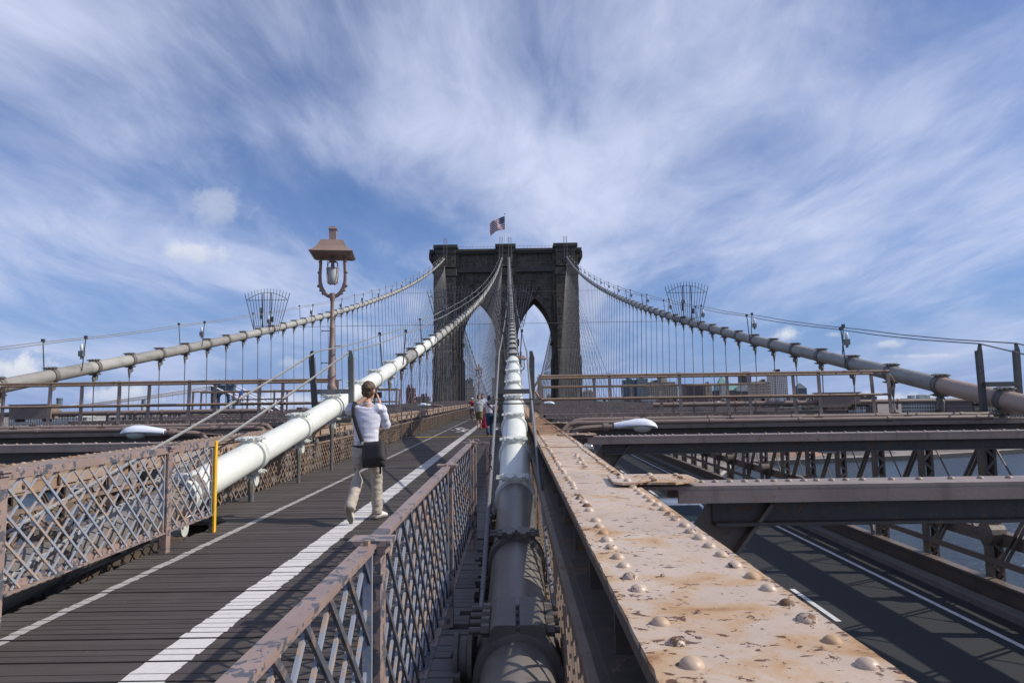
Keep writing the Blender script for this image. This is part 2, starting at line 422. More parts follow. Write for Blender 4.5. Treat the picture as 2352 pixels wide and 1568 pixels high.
# ------------------------------------------------------------------ geometry helper
class MB:
    """collects shapes and builds ONE mesh"""
    def __init__(s):
        s.v, s.f, s.mi = [], [], []
        s.cur = 0

    def add(s, vs, fs):
        o = len(s.v)
        s.v += [tuple(v) for v in vs]
        s.f += [tuple(i + o for i in f) for f in fs]
        s.mi += [s.cur] * len(fs)
        return s

    def box(s, c, size, rot=None):
        c = Vector(c)
        hx, hy, hz = size[0] / 2, size[1] / 2, size[2] / 2
        vs = [Vector((x, y, z)) for x in (-hx, hx) for y in (-hy, hy) for z in (-hz, hz)]
        if rot is not None:
            vs = [rot @ v for v in vs]
        return s.add([c + v for v in vs], BOXF)

    def bar(s, a, b, wd, ht, up=(0, 0, 1)):
        a, b = Vector(a), Vector(b)
        m = frame(a, b, up)
        L = (b - a).length
        vs = [m @ Vector((x * wd / 2, y * L, z * ht / 2)) for x in (-1, 1) for y in (0, 1) for z in (-1, 1)]
        return s.add(vs, BOXF)

    def cyl(s, a, b, r0, r1=None, seg=10, cap=True):
        return s.loft([a, b], [r0, r0 if r1 is None else r1], seg, cap)

    def loft(s, pts, rad, seg=10, cap=True, up=(0, 0, 1)):
        """tube through pts; each radius a number or (rx, rz)"""
        pts = [Vector(p) for p in pts]
        n = len(pts)
        vs, fs = [], []
        for i, p in enumerate(pts):
            t = (pts[min(i + 1, n - 1)] - pts[max(i - 1, 0)])
            m = frame(Vector(), t, up).to_3x3()
            r = rad[i] if isinstance(rad, (list, tuple)) else rad
            rx, rz = r if isinstance(r, (list, tuple)) else (r, r)
            for k in range(seg):
                an = 2 * math.pi * k / seg
                vs.append(p + m @ Vector((math.cos(an) * rx, 0, math.sin(an) * rz)))
        for i in range(n - 1):
            for k in range(seg):
                k2 = (k + 1) % seg
                fs.append((i * seg + k, i * seg + k2, (i + 1) * seg + k2, (i + 1) * seg + k))
        if cap:
            fs.append(tuple(reversed(range(seg))))
            fs.append(tuple((n - 1) * seg + k for k in range(seg)))
        return s.add(vs, fs)

    def lathe(s, prof, c=(0, 0, 0), seg=12, axis='Z', sq=False):
        """profile of (radius, height) turned about a vertical axis; sq: square section"""
        c = Vector(c)
        vs, fs = [], []
        for (r, h) in prof:
            for k in range(seg):
                an = 2 * math.pi * (k + (0.5 if sq else 0)) / seg
                rr = r * (1.41421 if sq else 1)
                p = Vector((math.cos(an) * rr, math.sin(an) * rr, h))
                if axis == 'X':
                    p = Vector((h, p.x, p.y))
                elif axis == 'Y':
                    p = Vector((p.x, h, p.y))
                vs.append(c + p)
        for i in range(len(prof) - 1):
            for k in range(seg):
                k2 = (k + 1) % seg
                fs.append((i * seg + k, i * seg + k2, (i + 1) * seg + k2, (i + 1) * seg + k))
        fs.append(tuple(reversed(range(seg))))
        fs.append(tuple((len(prof) - 1) * seg + k for k in range(seg)))
        return s.add(vs, fs)

    def ball(s, c, r, seg=12, rings=8):
        c = Vector(c)
        rx, ry, rz = r if isinstance(r, (list, tuple)) else (r, r, r)
        vs, fs = [c + Vector((0, 0, -rz))], []
        for i in range(1, rings):
            ph = -math.pi / 2 + math.pi * i / rings
            for k in range(seg):
                an = 2 * math.pi * k / seg
                vs.append(c + Vector((rx * math.cos(ph) * math.cos(an), ry * math.cos(ph) * math.sin(an), rz * math.sin(ph))))
        vs.append(c + Vector((0, 0, rz)))
        for k in range(seg):
            fs.append((0, 1 + (k + 1) % seg, 1 + k))
            fs.append((len(vs) - 1, len(vs) - 1 - seg + k, len(vs) - 1 - seg + (k + 1) % seg))
        for i in range(rings - 2):
            for k in range(seg):
                a = 1 + i * seg
                fs.append((a + k, a + (k + 1) % seg, a + seg + (k + 1) % seg, a + seg + k))
        return s.add(vs, fs)

    def prism(s, pts, off):
        """closed polygon pushed along off"""
        pts = [Vector(p) for p in pts]
        off = Vector(off)
        n = len(pts)
        return s.add(pts + [p + off for p in pts],
                     [tuple(range(n))[::-1], tuple(range(n, 2 * n))] + [(i, (i + 1) % n, n + (i + 1) % n, n + i) for i in range(n)])

    def mesh(s, name, mats, smooth=False):
        me = bpy.data.meshes.new(name)
        me.from_pydata(s.v, [], s.f)
        mats = mats if isinstance(mats, (list, tuple)) else [mats]
        for m in mats:
            me.materials.append(m)
        if len(mats) > 1:
            me.polygons.foreach_set('material_index', s.mi)
        bm = bmesh.new()
        bm.from_mesh(me)
        bmesh.ops.recalc_face_normals(bm, faces=bm.faces)
        bm.to_mesh(me)
        bm.free()
        if smooth:
            me.shade_smooth()
            try:
                me.set_sharp_from_angle(angle=R(40))
            except Exception:
                pass
        me.update()
        return me

    def build(s, name, mats, parent=None, smooth=False, loc=None):
        """loc: origin of the object; shapes are given in world space (or in the parent's space when the parent is an Empty with rotation)"""
        if loc is not None:
            L = Vector(loc)
            s.v = [tuple(Vector(v) - L) for v in s.v]
        return obj(name, s.mesh(name, mats, smooth), parent, Matrix.Translation(loc) if loc is not None else None)


BOXF = [(0, 1, 3, 2), (4, 6, 7, 5), (0, 4, 5, 1), (2, 3, 7, 6), (0, 2, 6, 4), (1, 5, 7, 3)]


def frame(a, b, up=(0, 0, 1)):
    """matrix whose Y axis runs from a to b"""
    y = (Vector(b) - Vector(a))
    if y.length < 1e-9:
        y = Vector((0, 1, 0))
    y.normalize()
    z = Vector(up)
    if abs(z.dot(y)) > 0.985:
        z = Vector((0, 1, 0)) if abs(y.y) < 0.9 else Vector((1, 0, 0))
    x = y.cross(z).normalized()
    z = x.cross(y)
    m = Matrix((x, y, z)).transposed().to_4x4()
    m.translation = Vector(a)
    return m


def obj(name, me, parent=None, M=None):
    o = bpy.data.objects.new(name, me)
    COL.objects.link(o)
    if M is not None:
        o.matrix_basis = M
    if parent is not None:
        o.parent = parent
    return o


def wobj(name, me, parent, M):
    """child given by its WORLD matrix (parents are unrotated, so only their location counts)"""
    o = bpy.data.objects.new(name, me)
    COL.objects.link(o)
    o.parent = parent
    loc = Vector()
    p = parent
    while p is not None:
        loc += p.matrix_basis.translation
        p = p.parent
    o.matrix_basis = Matrix.Translation(-loc) @ M
    return o


def wbuild(mb, name, mats, parent, smooth=False):
    """MB in world coordinates -> child of an unrotated parent"""
    return wobj(name, mb.mesh(name, mats, smooth), parent, Matrix.Identity(4))


def tag(o, label=None, cat=None, group=None, kind=None):
    if label:
        o['label'] = label
    if cat:
        o['category'] = cat
    if group:
        o['group'] = group
    if kind:
        o['kind'] = kind
    return o


def thing(name, label, cat, loc=(0, 0, 0), rz=0.0, group=None, kind=None):
    o = bpy.data.objects.new(name, None)
    COL.objects.link(o)
    o.empty_display_size = 0.2
    o.matrix_basis = Matrix.Translation(Vector(loc)) @ Matrix.Rotation(rz, 4, 'Z')
    return tag(o, label, cat, group, kind)


_unit = {}


def unit(kind, mat, seg=8):
    k = (kind, mat.name, seg)
    if k not in _unit:
        mb = MB()
        if kind == 'box':
            mb.box((0, 0.5, 0), (1, 1, 1))
        elif kind == 'cyl':
            mb.cyl((0, 0, 0), (0, 1, 0), 1.0, seg=seg)
        elif kind == 'dome':
            mb.lathe([(1.0, 0), (0.97, 0.22), (0.84, 0.52), (0.62, 0.76), (0.34, 0.93), (0.06, 1.0)], seg=seg)
        elif kind == 'plank':
            b = 0.03
            mb.box((0, 0.5, 0), (1, 1, 1))
        _unit[k] = mb.mesh('unit_' + kind, mat, smooth=(kind in ('cyl', 'dome')))
    return _unit[k]


def stick(name, parent, a, b, wd, ht, mat, up=(0, 0, 1)):
    """box bar between two world points, as a child that shares its mesh"""
    a, b = Vector(a), Vector(b)
    return wobj(name, unit('box', mat), parent, frame(a, b, up) @ Matrix.Diagonal((wd, (b - a).length, ht, 1)))


def rod(name, parent, a, b, r, mat, seg=8):
    a, b = Vector(a), Vector(b)
    return wobj(name, unit('cyl', mat, seg), parent, frame(a, b) @ Matrix.Diagonal((r, (b - a).length, r, 1)))


def rivet(parent, p, r, h, mat):
    return wobj('rivet', unit('dome', mat, 12), parent, Matrix.Translation(p) @ Matrix.Diagonal((r, r, h, 1)))

# ================================================================== setting
CX = -2.15                       # centre line of the bridge
TOWER_Y = 185.0
PITCH_Y = 2.38                   # spacing of cable clamps, suspenders and truss posts
Y0 = 11.15
NODES = [Y0 + PITCH_Y * k for k in range(-4, 74)]
WATER_Z = -42.0


def mir(x):
    return 2 * CX - x


def sheet(name, pts, mat, kind='structure'):
    mb = MB()
    mb.add(pts, [tuple(range(len(pts)))])
    return tag(mb.build(name, mat), kind=kind)


sheet('water', [(-9000, -600, WATER_Z), (9000, -600, WATER_Z), (9000, 9000, WATER_Z), (-9000, 9000, WATER_Z)], M_water)

# far shore: one ground sheet to the horizon with a timber bulkhead towards the river
edge = [(-9000, 900), (-700, 620), (-420, 470), (-120, 300), (-60, 215), (60, 212), (90, 330), (150, 470), (300, 505), (430, 560),
        (520, 700), (700, 760), (1400, 1150), (9000, 1500)]
mb = MB()
gz = WATER_Z + 2.6
n = len(edge)
mb.add([(x, y, gz) for x, y in edge] + [(9000, 30000, gz), (-9000, 30000, gz)], [tuple(range(n + 2))])
ground = tag(mb.build('ground', M_land), kind='structure')
mb = MB()
for i in range(n - 1):
    a, b = edge[i], edge[i + 1]
    mb.add([(a[0], a[1], WATER_Z - 3), (b[0], b[1], WATER_Z - 3), (b[0], b[1], gz - 0.01), (a[0], a[1], gz - 0.01)], [(0, 1, 2, 3)])
tag(wbuild(mb, 'bulkhead', M_bulk, ground))
mb = MB()
for i in range(n - 1):
    a, b = Vector((*edge[i], gz)), Vector((*edge[i + 1], gz))
    mb.bar(a + Vector((0, 1, 0.25)), b + Vector((0, 1, 0.25)), 2.0, 0.5)
wbuild(mb, 'quay_edge', plain('pale_quay_concrete', (0.42, 0.38, 0.35), 0.9, sc=0.2), ground)

# ------------------------------------------------------------------ roadways
ROAD_Z = -3.1


def strip(mb, x0, x1, z, ys):
    vs = []
    for y in ys:
        vs += [(x0, y, zr(z, y)), (x1, y, zr(z, y))]
    mb.add(vs, [(2 * i, 2 * i + 1, 2 * i + 3, 2 * i + 2) for i in range(len(ys) - 1)])


YS = [-12, 40, 100, 160, 230, 420]
for side, f in (('right', lambda x: x), ('left', mir)):
    mb = MB()
    strip(mb, f(1.0), f(10.05), ROAD_Z, YS)
    rd = tag(mb.build('road', M_road), kind='structure')
    mb = MB()
    strip(mb, f(9.2), f(9.32), ROAD_Z + 0.006, YS)
    wbuild(mb, 'edge_line', M_roadline, rd)
    for x in (3.6, 6.55):
        mb = MB()
        for k in range(22):
            y = 3.4 + k * 9.0 + (2.2 if x > 5 else 0)
            strip(mb, f(x), f(x + 0.12), ROAD_Z + 0.006, [y, y + 2.4])
        wbuild(mb, 'lane_dashes', M_roadline, rd)
    mb = MB()
    for (x0, x1, z0, z1) in ((10.05, 10.42, ROAD_Z - 0.3, ROAD_Z + 0.14), (0.72, 1.0, ROAD_Z - 0.3, ROAD_Z + 0.16)):
        a, b = f(x0), f(x1)
        for (y0, y1) in zip(YS[:-1], YS[1:]):
            mb.add([(xx, yy, zr(zz, yy)) for xx in (a, b) for yy in (y0, y1) for zz in (z0, z1)], BOXF)
    wbuild(mb, 'kerb', plain('kerb_concrete', (0.16, 0.145, 0.135), 0.8, sc=1.5), rd)


# ------------------------------------------------------------------ boardwalk of single planks
boardwalk = thing('boardwalk', None, None, (CX, 0, 0), kind='structure')
white, thin, yel = MB(), MB(), MB()
far = MB()
rp = random.Random(3)


def stripe_piece(mb, x0, x1, y0, y1, z):
    j = lambda s: rp.uniform(-s, s)
    mb.add([(x0 + j(.011), y0, z), (x1 + j(.011), y0, z), (x1 + j(.011), y1, z), (x0 + j(.011), y1, z)], [(0, 1, 2, 3)])


y = 0.7
i = 0
while y < 186:
    wdt = rp.choice((0.088, 0.092, 0.096, 0.105)) if y < 31 else 0.095
    gap = rp.uniform(0.006, 0.012)
    dzp = rp.uniform(-0.003, 0.003)
    xl = -3.93 if y < 9.3 else -4.62
    xl += rp.uniform(-0.02, 0.03)
    xr = -0.34 + rp.uniform(-0.05, 0.03) if y < 9.5 else -0.31 + rp.uniform(-0.02, 0.02)
    if y < 8 and rp.random() < 0.14:
        xr -= 0.1
    ztop = dzp
    c = Vector(((xl + xr) / 2, y, zr(ztop - 0.025, y + wdt / 2)))
    if i < 300:
        M = Matrix.Translation(c) @ Matrix.Diagonal((xr - xl, wdt, 0.05, 1))
        wobj('plank', unit('plank', M_plank), boardwalk, M)
    else:
        far.box(c + Vector((0, wdt / 2, 0)), (xr - xl, wdt, 0.05))
    zt = zr(ztop, y + wdt / 2) + 0.0025
    stripe_piece(white, -2.31, -2.05, y, y + wdt, zt)
    stripe_piece(thin, -3.56, -3.47, y, y + wdt, zt)
    if 28.9 < y < 29.25:
        stripe_piece(yel, -4.55, -2.33, y, y + wdt, zt + 0.001)
        stripe_piece(yel, -2.03, -0.4, y, y + wdt, zt + 0.001)
    y += wdt + gap
    i += 1
tag(wbuild(far, 'distant_planks', M_plank, boardwalk), kind='stuff')
wbuild(white, 'centre_stripe', M_wline, boardwalk)
wbuild(thin, 'side_stripe', M_wline2, boardwalk)
wbuild(yel, 'yellow_stripe', M_yline, boardwalk)
# walker and arrow marks painted on the lanes further on
mk = MB()
for (mx, my) in ((-3.05, 35.5), (-2.62, 33.6), (-1.0, 35.0), (-3.05, 52)):
    zt = zr(0.006, my)
    for (a, b, wd) in (((0, 0), (0.05, 0.9), .12), ((0.05, 0.9), (0.25, 1.5), .12), ((-0.02, 0.9), (-.22, 1.6), .1), ((0, 0), (.22, -.5), .1), ((0, 0), (-.25, -.5), .1), ((-.15, 2.0), (.12, 2.0), .35)):
        mk.bar((mx + a[0], my + a[1] * 1.2, zr(.006, my + a[1])), (mx + b[0], my + b[1] * 1.2, zr(.006, my + b[1])), wd, 0.004)
wbuild(mk, 'lane_symbols', M_wline, boardwalk)
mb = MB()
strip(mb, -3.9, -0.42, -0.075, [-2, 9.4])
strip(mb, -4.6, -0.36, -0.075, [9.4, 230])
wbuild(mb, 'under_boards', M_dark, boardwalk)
mb = MB()
for yb in [Y0 + PITCH_Y * k - 1.0 for k in range(-4, 60)]:
    mb.bar(P(-5.2, yb, -0.33), P(0.8, yb, -0.33), 0.16, 0.3)
    mb.bar(P(-5.2, yb + 1.2, -0.40), P(0.8, yb + 1.2, -0.40), 0.10, 0.2)
for xb in (-4.5, -3.72, -0.5, 0.2):
    mb.bar(P(xb, -2, -0.22), P(xb, 185, -0.22), 0.1, 0.2)
wbuild(mb, 'floor_beams', M_tan_dark, boardwalk)
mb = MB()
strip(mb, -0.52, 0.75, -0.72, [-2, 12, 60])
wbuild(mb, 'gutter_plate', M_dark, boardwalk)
mb = MB()
ry = random.Random(12)
yb = 2.2
while yb < 30:                                  # loose boards that lie between the cable and the lattice
    L = ry.uniform(0.09, 0.16)
    if ry.random() < 0.8:
        mb.box(P(0.2, yb, -0.10 + ry.uniform(-.01, .01)), (0.13 + ry.uniform(-.03, .03), L, 0.035))
    yb += L + ry.uniform(0.01, 0.05)
wbuild(mb, 'side_boards', plain('weathered_side_boards', (0.20, 0.15, 0.085), 0.8, sc=8), boardwalk)


# ------------------------------------------------------------------ inner trusses: riveted top chord, lattice screen, posts and braces
def lattice_bars(parent, x, y0, y1, z0, z1, pitch, ang, wd, th, mat, limit=300, name='lattice_bar', stuff_mat=None, mat2=None):
    run = (z1 - z0) / math.tan(ang)
    nb = 0
    rest = MB()
    yb = y0 - run
    segs = []
    while yb < y1 + run:
        for s in (0, 1):
            a = (yb, z0) if s == 0 else (yb + run, z0)
            b = (yb + run, z1) if s == 0 else (yb, z1)
            # clip to [y0, y1]
            def clip(p, q):
                (py, pz), (qy, qz) = p, q
                t0, t1 = 0.0, 1.0
                d = qy - py
                for lim, sg in ((y0, 1), (y1, -1)):
                    fp, fq = (py - lim) * sg, (qy - lim) * sg
                    if fp < 0 and fq < 0:
                        return None
                    if fp < 0:
                        t0 = max(t0, fp / (fp - fq))
                    elif fq < 0:
                        t1 = min(t1, fp / (fp - fq))
                if t1 - t0 < 0.04:
                    return None
                return (py + d * t0, pz + (qz - pz) * t0), (py + d * t1, pz + (qz - pz) * t1)
            r = clip(a, b)
            if r:
                segs.append((r, s))
        yb += pitch
    segs.sort(key=lambda t: (t[0][0][0] + t[0][1][0]))
    for (a, b), s in segs:
        xo = x + (th * 0.62 if s else -th * 0.62)
        A, B = P(xo, a[0], a[1]), P(xo, b[0], b[1])
        if nb < limit:
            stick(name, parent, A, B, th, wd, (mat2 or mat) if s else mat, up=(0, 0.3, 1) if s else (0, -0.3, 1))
            nb += 1
        else:
            rest.bar(A, B, th, wd, up=(0, 0.3, 1) if s else (0, -0.3, 1))
    if rest.v:
        tag(wbuild(rest, 'distant_lattice', stuff_mat or mat, parent), kind='stuff')


def truss_post_mesh(h, mat):
    mb = MB()
    for sx in (-0.13, 0.13):
        mb.box((sx, 0, h / 2), (0.022, 0.24, h))
        for sy in (-0.12, 0.12):
            mb.box((sx * 0.80, sy * 0.93, h / 2), (0.05, 0.016, h))
    k = 0
    z = 0.08
    while z + 0.26 < h:
        for sy in (-0.128, 0.128):
            a, b = (-0.12, z), (0.12, z + 0.24)
            if (k % 2) ^ (sy > 0):
                a, b = (0.12, z), (-0.12, z + 0.24)
            mb.bar((a[0], sy, a[1]), (b[0], sy, b[1]), 0.018, 0.06)
        z += 0.26
        k += 1
    return mb.mesh('truss_post', mat)


def strut_mesh(mat):
    mb = MB()                          # unit double bar along Y, gusseted
    for s in (-0.06, 0.06):
        mb.box((s, 0.5, 0), (0.03, 1.0, 0.075))
    return mb.mesh('double_strut', mat)


_sm = strut_mesh(M_truss)
_rm = None


def xbrace(parent, x, ya, yb, zb, zt, far_first):
    a, b = P(x, ya, zt), P(x, yb, zb)
    wobj('strut', _sm, parent, frame(a, b, (1, 0, 0)) @ Matrix.Diagonal((1, (b - a).length, 1, 1)))
    a, b = P(x + 0.09, ya, zb), P(x + 0.09, yb, zt)
    rod('tie_rod', parent, a, b, 0.022, M_truss, 6)
    m = a.lerp(b, 0.32)
    d = (b - a).normalized()
    rod('turnbuckle', parent, m - d * 0.16, m + d * 0.16, 0.042, M_truss, 6)


right_chord = thing('inner_truss', 'cream riveted truss chord with flaking paint and orange rust', 'truss', (0.57, 4, zr(-3.0, 4)))
left_chord = thing('inner_truss', 'tan riveted truss chord behind the thick white cable', 'truss', (-4.98, 6, zr(-3.0, 6)))
CHORD_Z = 1.0
for which, ch, xa, xb, matc in (('r', right_chord, 0.30, 0.84, M_chord), ('l', left_chord, -5.26, -4.72, M_tan_rust)):
    y0, y1 = (-1.5, 183.5)
    mb = MB()
    cuts = [y0, 8.4, 14.6, 21, 30, 45, 70, 110, y1] if which == 'r' else [y0, 10, 17, 24, 40, 80, y1]
    for k in range(len(cuts) - 1):                       # cover plates, lapped end to end
        t = 0.018 + (0.012 if k % 2 else 0)
        a, b = P((xa + xb) / 2, cuts[k], CHORD_Z - 0.03 + t / 2), P((xa + xb) / 2, cuts[k + 1] - 0.006, CHORD_Z - 0.03 + t / 2)
        # uneven plate edges
        nst = max(2, int((cuts[k + 1] - cuts[k]) / 0.05)) if cuts[k] < 22 else 2
        vs, fs = [], []
        for q in range(nst + 1):
            yy_ = cuts[k] + (cuts[k + 1] - 0.006 - cuts[k]) * q / nst
            jl = mnoise.noise(Vector((3.1, yy_ * 14, 0))) * 0.006
            jr = mnoise.noise(Vector((9.7, yy_ * 14, 4))) * 0.005
            zt = CHORD_Z - 0.03 + t
            for (xx, zz) in ((xa + jl, zt), (xb + jr, zt), (xb + jr, zt - t), (xa + jl, zt - t)):
                vs.append(P(xx, yy_, zz))
        for q in range(nst):
            o_ = q * 4
            for e in range(4):
                fs.append((o_ + e, o_ + (e + 1) % 4, o_ + 4 + (e + 1) % 4, o_ + 4 + e))
        fs.append((0, 1, 2, 3))
        fs.append((nst * 4 + 3, nst * 4 + 2, nst * 4 + 1, nst * 4))
        mb.add(vs, fs)
    wbuild(mb, 'cover_plate', matc, ch)
    mb = MB()
    for xw in (xa + (0.15 if which == 'r' else 0.055), xb - 0.055):
        s = 1 if xw > (xa + xb) / 2 else -1
        if which == 'r' and s < 0:
            mb.bar(P(xw, y0, CHORD_Z - 0.20), P(xw, y1, CHORD_Z - 0.20), 0.018, 0.34)
            mb.bar(P(xa + 0.08, y0, CHORD_Z - 0.372), P(xa + 0.08, y1, CHORD_Z - 0.372), 0.14, 0.012)
            mb.bar(P(xa + 0.03, y0, CHORD_Z - 0.075), P(xa + 0.03, y1, CHORD_Z - 0.075), 0.016, 0.085)
            mb.bar(P(xa + 0.0, y0, CHORD_Z - 0.39), P(xa + 0.0, y1, CHORD_Z - 0.39), 0.05, 0.03)
            continue
        mb.bar(P(xw, y0, CHORD_Z - 0.09), P(xw, y1, CHORD_Z - 0.09), 0.018, 0.10)
        mb.bar(P(xw + s * 0.035, y0, CHORD_Z - 0.052), P(xw + s * 0.035, y1, CHORD_Z - 0.052), 0.06, 0.022)
        mb.bar(P(xw + s * 0.018, y0, CHORD_Z - 0.10), P(xw + s * 0.018, y1, CHORD_Z - 0.10), 0.016, 0.09)
        if which == 'l' and s > 0:
            mb.bar(P(xw + 0.01, y0, CHORD_Z - 0.17), P(xw + 0.01, y1, CHORD_Z - 0.17), 0.016, 0.14)
            mb.bar(P(xw + 0.03, y0, CHORD_Z - 0.245), P(xw + 0.03, y1, CHORD_Z - 0.245), 0.06, 0.016)
    wbuild(mb, 'web_plates', M_tan_dark if which == 'r' else M_tan_rust, ch)
    # projecting splice plates, bolts and brackets on the faces of the chord
    inner = xa if which == 'r' else xb
    sgn = -1 if which == 'r' else 1
    rb = random.Random(5)
    for k, yn in enumerate(NODES):
        if yn > 75:
            break
        if which == 'r':
            for q in (0.0, 0.8, 1.6):
                stick('stiffener', ch, P(xa + 0.085, yn + q, CHORD_Z - 0.05), P(xa + 0.085, yn + q, CHORD_Z - 0.28), 0.11, 0.014, M_tan_dark, up=(0, 1, 0))
            continue
        stick('splice_plate', ch, P(inner + sgn * 0.0, yn - 0.32, CHORD_Z - 0.16), P(inner + sgn * 0.0, yn + 0.32, CHORD_Z - 0.16), 0.028, 0.13, M_post_tan)
        stick('splice_plate', ch, P(inner - sgn * 0.005, yn + 0.75, CHORD_Z - 0.165), P(inner - sgn * 0.005, yn + 1.55, CHORD_Z - 0.165), 0.022, 0.11, M_post_tan)
        if yn < 30:
            for q in (-0.2, 0.0, 0.2):
                rod('bolt', ch, P(inner + sgn * 0.02, yn + q, CHORD_Z - 0.16), P(inner + sgn * 0.045, yn + q, CHORD_Z - 0.16), 0.026, M_tan_rust, 6)
    # rivets: two rows on the cover plates
    rest = MB()
    cnt = 0
    yb = 1.15
    step_ = 0.152
    while yb < 62:
        for xr_ in (xa + 0.085, xb - 0.06):
            k = [j for j in range(len(cuts) - 1) if cuts[j] <= yb][-1]
            zt = CHORD_Z - 0.03 + 0.018 + (0.012 if k % 2 else 0)
            p = P(xr_ + rb.uniform(-.007, .007), yb + rb.uniform(-.012, .012), zt - 0.001)
            if rb.random() < 0.03:
                continue
            if cnt < 300:
                s_ = rb.uniform(0.88, 1.12)
                rivet(ch, p, 0.0265 * s_, 0.0195 * s_, matc if rb.random() > 0.22 else M_rivet_rust)
                cnt += 1
            else:
                rest.lathe([(0.024, 0), (0.018, 0.014), (0.006, 0.02)], p, 6)
        yb += step_
    if which == 'r':
        for k in range(7):
            rivet(ch, P(0.60 + rb.uniform(-.03, .03), 5.9 + k * 0.21, CHORD_Z - 0.001), 0.025, 0.02, matc)
    tag(wbuild(rest, 'distant_rivets', matc, ch), kind='stuff')
    # lattice screen under the chord
    xl = 0.27 if which == 'r' else -4.69
    lattice_bars(ch, xl, 0.6, 183, -0.06, 0.60, 0.20, R(44), 0.022, 0.010, M_tan, limit=296)
    mb = MB()
    mb.bar(P(xl, 0.3, -0.08), P(xl, 183, -0.08), 0.06, 0.05)
    mb.bar(P(xl, 0.3, 0.60), P(xl, 183, 0.60), 0.055, 0.035)
    wbuild(mb, 'lattice_rail', M_tan, ch)
    # posts and braces down to the roadway
    xm = (xa + xb) / 2
    pm = truss_post_mesh(3.55, M_tan)
    for yn in [Y0 + PITCH_Y * k for k in range(-4, 40)]:
        wobj('truss_post', pm, ch, Matrix.Translation(P(xm, yn, -3.0)))
        if yn < 70:
            xbrace(ch, xm, yn, yn + PITCH_Y, -2.9, 0.5, True)
    mb = MB()
    mb.bar(P(xm, -1, -1.6), P(xm, 183, -1.6), 0.26, 0.24)
    mb.bar(P(xm, -1, -3.0), P(xm, 183, -3.0), 0.3, 0.35)
    wbuild(mb, 'lower_chord', M_tan, ch)

# ------------------------------------------------------------------ outer trusses
for side, f, lab in (('r', lambda x: x, 'brown steel side truss between the striped roadway and open water'),
                     ('l', mir, 'brown steel side truss beyond the roadway on the lamp post side')):
    tr = thing('outer_truss', lab, 'truss', (f(10.8), 16, zr(-3.3, 16)))
    pm = truss_post_mesh(4.1, M_truss)
    disc = MB()
    disc.lathe([(0.10, -0.19), (0.25, -0.17), (0.25, -0.15), (0.25, 0.15), (0.25, 0.17), (0.10, 0.19)], seg=14, axis='X')
    disc = disc.mesh('pin_plate', M_truss)
    for k in range(-3, 73):
        yn = Y0 + PITCH_Y * k
        wobj('truss_post', pm, tr, Matrix.Translation(P(f(10.8), yn, -3.4)))
        if yn < 95:
            xbrace(tr, f(10.8), yn, yn + PITCH_Y, -2.6, 0.55, True)
        if yn < 70 and k % 2 == 0:
            wobj('pin_plate', disc, tr, Matrix.Translation(P(f(10.8), yn, -1.62)))
    for (nm, x, z, wd, ht) in (('top_chord', 10.8, 0.66, 0.40, 0.18), ('added_shadow_girder', 12.1, 0.46, 0.50, 0.46), ('middle_chord', 11.0, -1.74, 0.26, 0.30), ('side_rail', 10.62, -2.18, 0.06, 0.13),  # the girder farthest out is added to cast a shadow band on the road
                               ('kerb_girder', 10.52, -2.92, 0.10, 0.62), ('kerb_cap', 10.52, -2.585, 0.24, 0.05), ('kerb_foot', 10.47, -3.2, 0.30, 0.06)):
        mb = MB()
        mb.bar(P(f(x), 1, z), P(f(x), 184, z), wd, ht)
        wbuild(mb, nm, M_truss if nm != 'kerb_girder' else M_tan_dark, tr)
    rv = MB()
    for k in range(330):
        for dxr in (-0.06, 0.06):
            rv.lathe([(0.02, 0), (0.013, 0.014), (0.004, 0.018)], P(f(10.98) + dxr, 8 + k * 0.15, -1.60), 5)
    tag(wbuild(rv, 'chord_rivets', M_truss, tr), kind='stuff')

